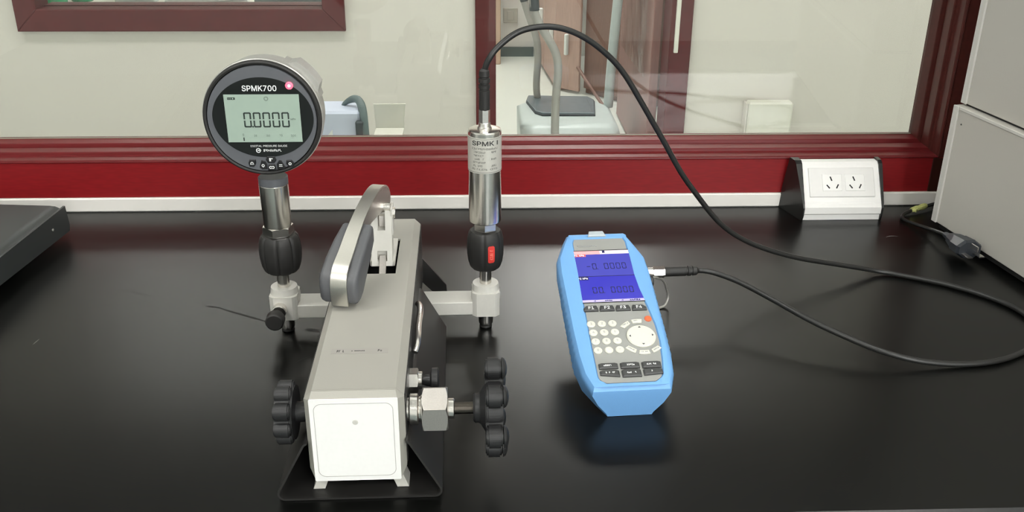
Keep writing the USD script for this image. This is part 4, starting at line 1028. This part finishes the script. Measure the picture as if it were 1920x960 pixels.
# ================================================================== BLACK TRAY AT THE LEFT EDGE
tr = thing('equipment_tray', 'black sheet-metal equipment case with a flanged edge at the left of the bench', 'equipment case', (-0.500, 1.092, TT), -5.5)
part(tr, 'top', prism([(-0.0130, 0.0125), (-0.0120, 0.0150), (-0.0120, 0.0240), (-0.0135, 0.0290), (-0.0170, 0.0330), (-0.0220, 0.0353), (-0.0290, 0.0360), (-0.42, 0.0360), (-0.42, 0.0125)], 'y', -0.40, 0.026, 0.001), 'tray', smooth=40)
part(tr, 'flange', prism([(-0.0390 - 0.34, 0.0135), (0.0060, 0.0115), (0.0085, 0.0185), (0.0060, 0.0440), (-0.012, 0.0390), (-0.400, 0.0340), (-0.40, 0.0135)], 'x', -0.0015, 0.0012), 'tray', smooth=False, label='upright black side flange')
part(tr, 'lip', cbox(-0.0085, 0.0010, -0.40, -0.012, 0.0135, 0.0155, 0.0004), 'tray', smooth=False)
part(tr, 'screw', lathe([(0.0017, 0.0012), (0.0016, 0.0020), (0.0006, 0.0024)], 'x', (0, -0.0300, 0.0275), 18), 'wire', label='small bright screw head')
for y in (-0.34, -0.05):
    for x in (-0.39, -0.05):
        part(tr, 'foot', lathe([(0.009, 0.0002), (0.010, 0.001), (0.010, 0.0130)], 'z', (x, y, 0), 20), 'foot_black')

# ================================================================== BEYOND THE GLASS
# corridor: a white machine and a small tray
wmch = thing('white_office_machine', 'white and pale blue floor-standing machine seen through the glass beside the round gauge', 'machine', (-0.47, 2.2, 0))
part(wmch, 'body', cbox(-0.09, 0.196, 0.0, 0.10, 0.0, TT - 0.147, 0.006), 'pale_blue', smooth=False)
part(wmch, 'panel', prism([(-0.06, 0.36), (0.13, 0.36), (0.13, TT - 0.19)], 'y', -0.004, 0.001), 'paper', smooth=False, label='white triangular panel on the machine front')
part(wmch, 'hinge_cover', tube([(0.150, 0.06, TT - 0.148), (0.170, 0.05, TT - 0.132), (0.187, 0.04, TT - 0.128), (0.200, 0.02, TT - 0.142), (0.207, -0.004, TT - 0.175), (0.209, -0.008, TT - 0.215), (0.203, -0.008, TT - 0.275)], [0.004, 0.009, 0.010, 0.009, 0.0085, 0.008, 0.003], 12, 40), 'slate', smooth=True, label='dark curved strap on the machine')
part(wmch, 'latch', cbox(0.186, 0.206, -0.014, 0.004, TT - 0.236, TT - 0.168, 0.003), 'scale_dark', smooth=False)
wt = thing('white_carton', 'white carton with an open top standing right of the white machine', 'carton', (-0.222, 2.30, 0))
part(wt, 'box', join(bx(-0.036, 0.036, 0, 0.10, 0, TT - 0.245)), 'off_white', smooth=False)
part(wt, 'flap', prism([(-0.036, TT - 0.246), (0.036, TT - 0.246), (0.042, TT - 0.182), (-0.040, TT - 0.182)], 'y', 0.095, 0.100), 'off_white', smooth=False)
jb = thing('wall_box', 'white rectangular box low on the beige wall at the right', 'wall box', (1.088, YF, TT - 0.537))
part(jb, 'cover', cbox(-0.082, 0.084, -0.05, -0.0, -0.10, 0.082, 0.006), 'off_white', smooth=False)
part(jb, 'side', cbox(-0.090, -0.083, -0.046, 0.0, -0.10, 0.078, 0.002), 'beige', smooth=False)

# behind the inner window
cnt = thing('office_counter', 'pale counter top behind the inner window', 'counter', (-1.05, 4.25, 0))
part(cnt, 'top', cbox(-0.74, 0.75, -0.35, 0.45, TT - 0.24, TT - 0.20, 0.004), 'off_white', smooth=False)
part(cnt, 'body', bx(-0.70, 0.71, -0.3, 0.42, 0.0, TT - 0.24), 'off_white', smooth=False)
for k, (x, y, r, hh, lab) in enumerate(((-1.69, 4.00, 0.045, 0.24, 'tall green bottle behind the inner window, leftmost'), (-1.62, 4.10, 0.045, 0.21, 'green bottle behind the inner window, right of the tall one'))):
    bt = thing('green_bottle', lab, 'bottle', (x, y, TT - 0.20))
    part(bt, 'body', lathe([(r * 0.9, 0.0005), (r, 0.006), (r, hh * 0.62), (r * 0.4, hh * 0.8), (r * 0.36, hh)], 'z', n=32), 'green')
    part(bt, 'cap', rod(r * 0.42, hh, hh + 0.02), 'paper')
ps = thing('paper_stack', 'stack of white papers lying on the counter behind the inner window', 'papers', (-1.09, 4.02, TT - 0.20), 12)
for k in range(5):
    part(ps, 'sheet', rot(bx(-0.16, 0.16, -0.10, 0.10, 0.0005 + 0.012 * k, 0.011 + 0.012 * k), (k * 37 % 11) - 5, (0, 0, 1)), 'paper', smooth=False)
mo = thing('grey_folder', 'dark slate folder on the counter behind the inner window', 'folder', (-0.60, 4.05, TT - 0.20), -6)
part(mo, 'cover', cbox(-0.28, 0.16, -0.11, 0.11, 0.0005, 0.036, 0.003), 'slate', smooth=False)
part(mo, 'label', bx(-0.05, 0.03, -0.06, -0.01, 0.036, 0.0368), 'pale_blue', smooth=False)
cr = thing('slate_crate', 'small slate grey box between bottles and papers behind the inner window', 'box', (-1.39, 4.10, TT - 0.20))
part(cr, 'body', cbox(-0.08, 0.08, -0.06, 0.06, 0.0005, 0.11, 0.004), 'scale_grey', smooth=False)
part(cr, 'lid', cbox(0.02, 0.078, -0.062, 0.058, 0.11, 0.17, 0.003), 'slate', smooth=False)

# room beyond the doorway
cup = thing('brown_cupboard', 'tall light brown cupboard with white pull handles beyond the doorway', 'cupboard', (0.4085, 4.88, 0), 4.2)
part(cup, 'body', cbox(0.016, 0.125, 0.0, 0.79, 0.0, 2.1, 0.004), 'brown', smooth=False)
for y0, y1 in ((0.005, 0.39), (0.40, 0.785)):
    part(cup, 'door', cbox(0.0, 0.015, y0, y1, 0.02, 2.06, 0.003), 'brown', smooth=False)
for y, z in ((0.075, 0.265), (0.46, 0.295)):
    part(cup, 'handle', cbox(-0.022, 0.0, y - 0.012, y + 0.012, z - 0.045, z + 0.045, 0.004), 'paper', smooth=False)
od = part(cup, 'open_door', rot(cbox(0.002, 0.158, -0.004, 0.012, 0.015, 2.06, 0.003), -46, (0, 0, 1)), 'brown', smooth=False, label='cupboard door standing ajar')
part(od, 'handle', rot(cbox(0.072, 0.090, -0.026, -0.004, 0.195, 0.300, 0.004), -46, (0, 0, 1)), 'paper', smooth=False)
cup2 = thing('dark_cupboard', 'dark brown wardrobe standing behind the pale scale column', 'wardrobe', (0.548, 4.80, 0), -50)
part(cup2, 'body', cbox(0.0, 0.42, 0.02, 0.35, 0.0, 2.1, 0.004), 'brown_dark', smooth=False)
part(cup2, 'door', cbox(0.004, 0.207, 0.0, 0.02, 0.03, 2.06, 0.003), 'brown_dark', smooth=False)
part(cup2, 'door', cbox(0.213, 0.416, 0.0, 0.02, 0.03, 2.06, 0.003), 'brown_dark', smooth=False)
tan = thing('tan_panel', 'narrow tan cupboard side just inside the doorway, left', 'cupboard', (0.020, 5.46, 0))
part(tan, 'side', cbox(0.0, 0.125, 0.0, 0.2, 0.0, 2.0, 0.004), 'tan', smooth=False)
part(tan, 'plinth', bx(0.004, 0.121, 0.01, 0.19, 0.0, 0.0101), 'skirt', smooth=False)
sw = thing('light_switch', 'square grey light switch on the far white wall', 'switch', (0.208, YB, 0.240))
part(sw, 'plate', cbox(-0.042, 0.042, -0.010, 0.0, -0.043, 0.043, 0.003), 'switch', smooth=False)
part(sw, 'rocker', cbox(-0.020, 0.020, -0.015, -0.010, -0.026, 0.026, 0.002), 'switch', smooth=False)
# body scale with a rail and a column
bs = thing('body_scale', 'pale grey floor scale with a dark platform, column and bent hand rails', 'scale', (0.37, 3.66, 0))
part(bs, 'base', hull([(x, y, z) for x, y in ((-0.19, 0.03), (-0.14, -0.02), (0.17, -0.02), (0.21, 0.02), (0.21, 0.34), (0.16, 0.43), (-0.13, 0.44), (-0.19, 0.38)) for z in (0.002, 0.115)] + [(x, y, z) for z, g in ((0.146, 0.012), (0.162, 0.034)) for x, y in ((-0.205 + g, 0.05 + g), (-0.15 + g, 0.0 + g), (0.18 - g, 0.0 + g), (0.215 - g, 0.03 + g), (0.215 - g, 0.35 - g), (0.17 - g, 0.44 - g), (-0.14 + g, 0.46 - g), (-0.205 + g, 0.38 - g))]), 'scale_grey', smooth=40)
plt = part(bs, 'platform', prism([(-0.141, 0.435), (0.118, 0.415), (0.140, 0.36), (0.118, 0.150), (-0.095, 0.155), (-0.122, 0.19), (-0.150, 0.36)], 'z', 0.158, 0.176, 0.003), 'scale_plate', smooth=False, label='smooth grey foot platform')
part(plt, 'rim', prism([(-0.143, 0.437), (0.120, 0.418), (0.144, 0.36), (0.121, 0.144), (-0.097, 0.149), (-0.126, 0.186), (-0.154, 0.36)], 'z', 0.156, 0.170, 0.002), 'scale_dark', smooth=False)
part(bs, 'column', tube([(0.199, 0.335, 0.150), (0.207, 0.335, 0.38), (0.219, 0.335, 0.602), (0.26, 0.335, 1.4)], 0.0205, 16, 40), 'scale_grey', smooth=True)
ra = part(bs, 'rail', tube([(-0.215, 0.40, 0.85), (-0.182, 0.40, 0.654), (-0.159, 0.40, 0.568), (-0.136, 0.40, 0.502), (-0.108, 0.40, 0.415), (-0.104, 0.40, 0.321), (-0.101, 0.40, 0.170)], 0.0150, 12, 50), 'tube_grey', smooth=True)
rb = part(bs, 'rail', tube([(-0.165, 0.02, 0.86), (-0.150, 0.02, 0.709), (-0.142, 0.02, 0.601), (-0.106, 0.02, 0.531), (-0.055, 0.018, 0.435), (-0.053, 0.01, 0.313), (-0.056, 0.0, 0.128), (-0.056, -0.03, 0.012)], 0.0165, 12, 50), 'tube_grey', smooth=True)
part(ra, 'grip', tube([(-0.216, 0.40, 0.86), (-0.188, 0.40, 0.690), (-0.163, 0.40, 0.585)], 0.0175, 12, 16), 'scale_dark', smooth=True)
part(rb, 'grip', tube([(-0.1655, 0.02, 0.87), (-0.152, 0.02, 0.715), (-0.144, 0.02, 0.612)], 0.0190, 12, 16), 'scale_dark', smooth=True)
ch = thing('leaning_rod', 'thin dark rod leaning against the ajar cupboard door', 'rod', (0.620, 4.50, 0))
part(ch, 'shaft', tube([(0.0, 0.0, 0.012), (-0.053, 0.118, 0.078), (-0.108, 0.240, 0.150)], 0.0085, 10, 24), 'brown_dark', smooth=True)
part(ch, 'tip', lathe([(0.008, 0.001), (0.010, 0.004), (0.0085, 0.016)], 'z', (0, 0, 0), 12), 'scale_dark')
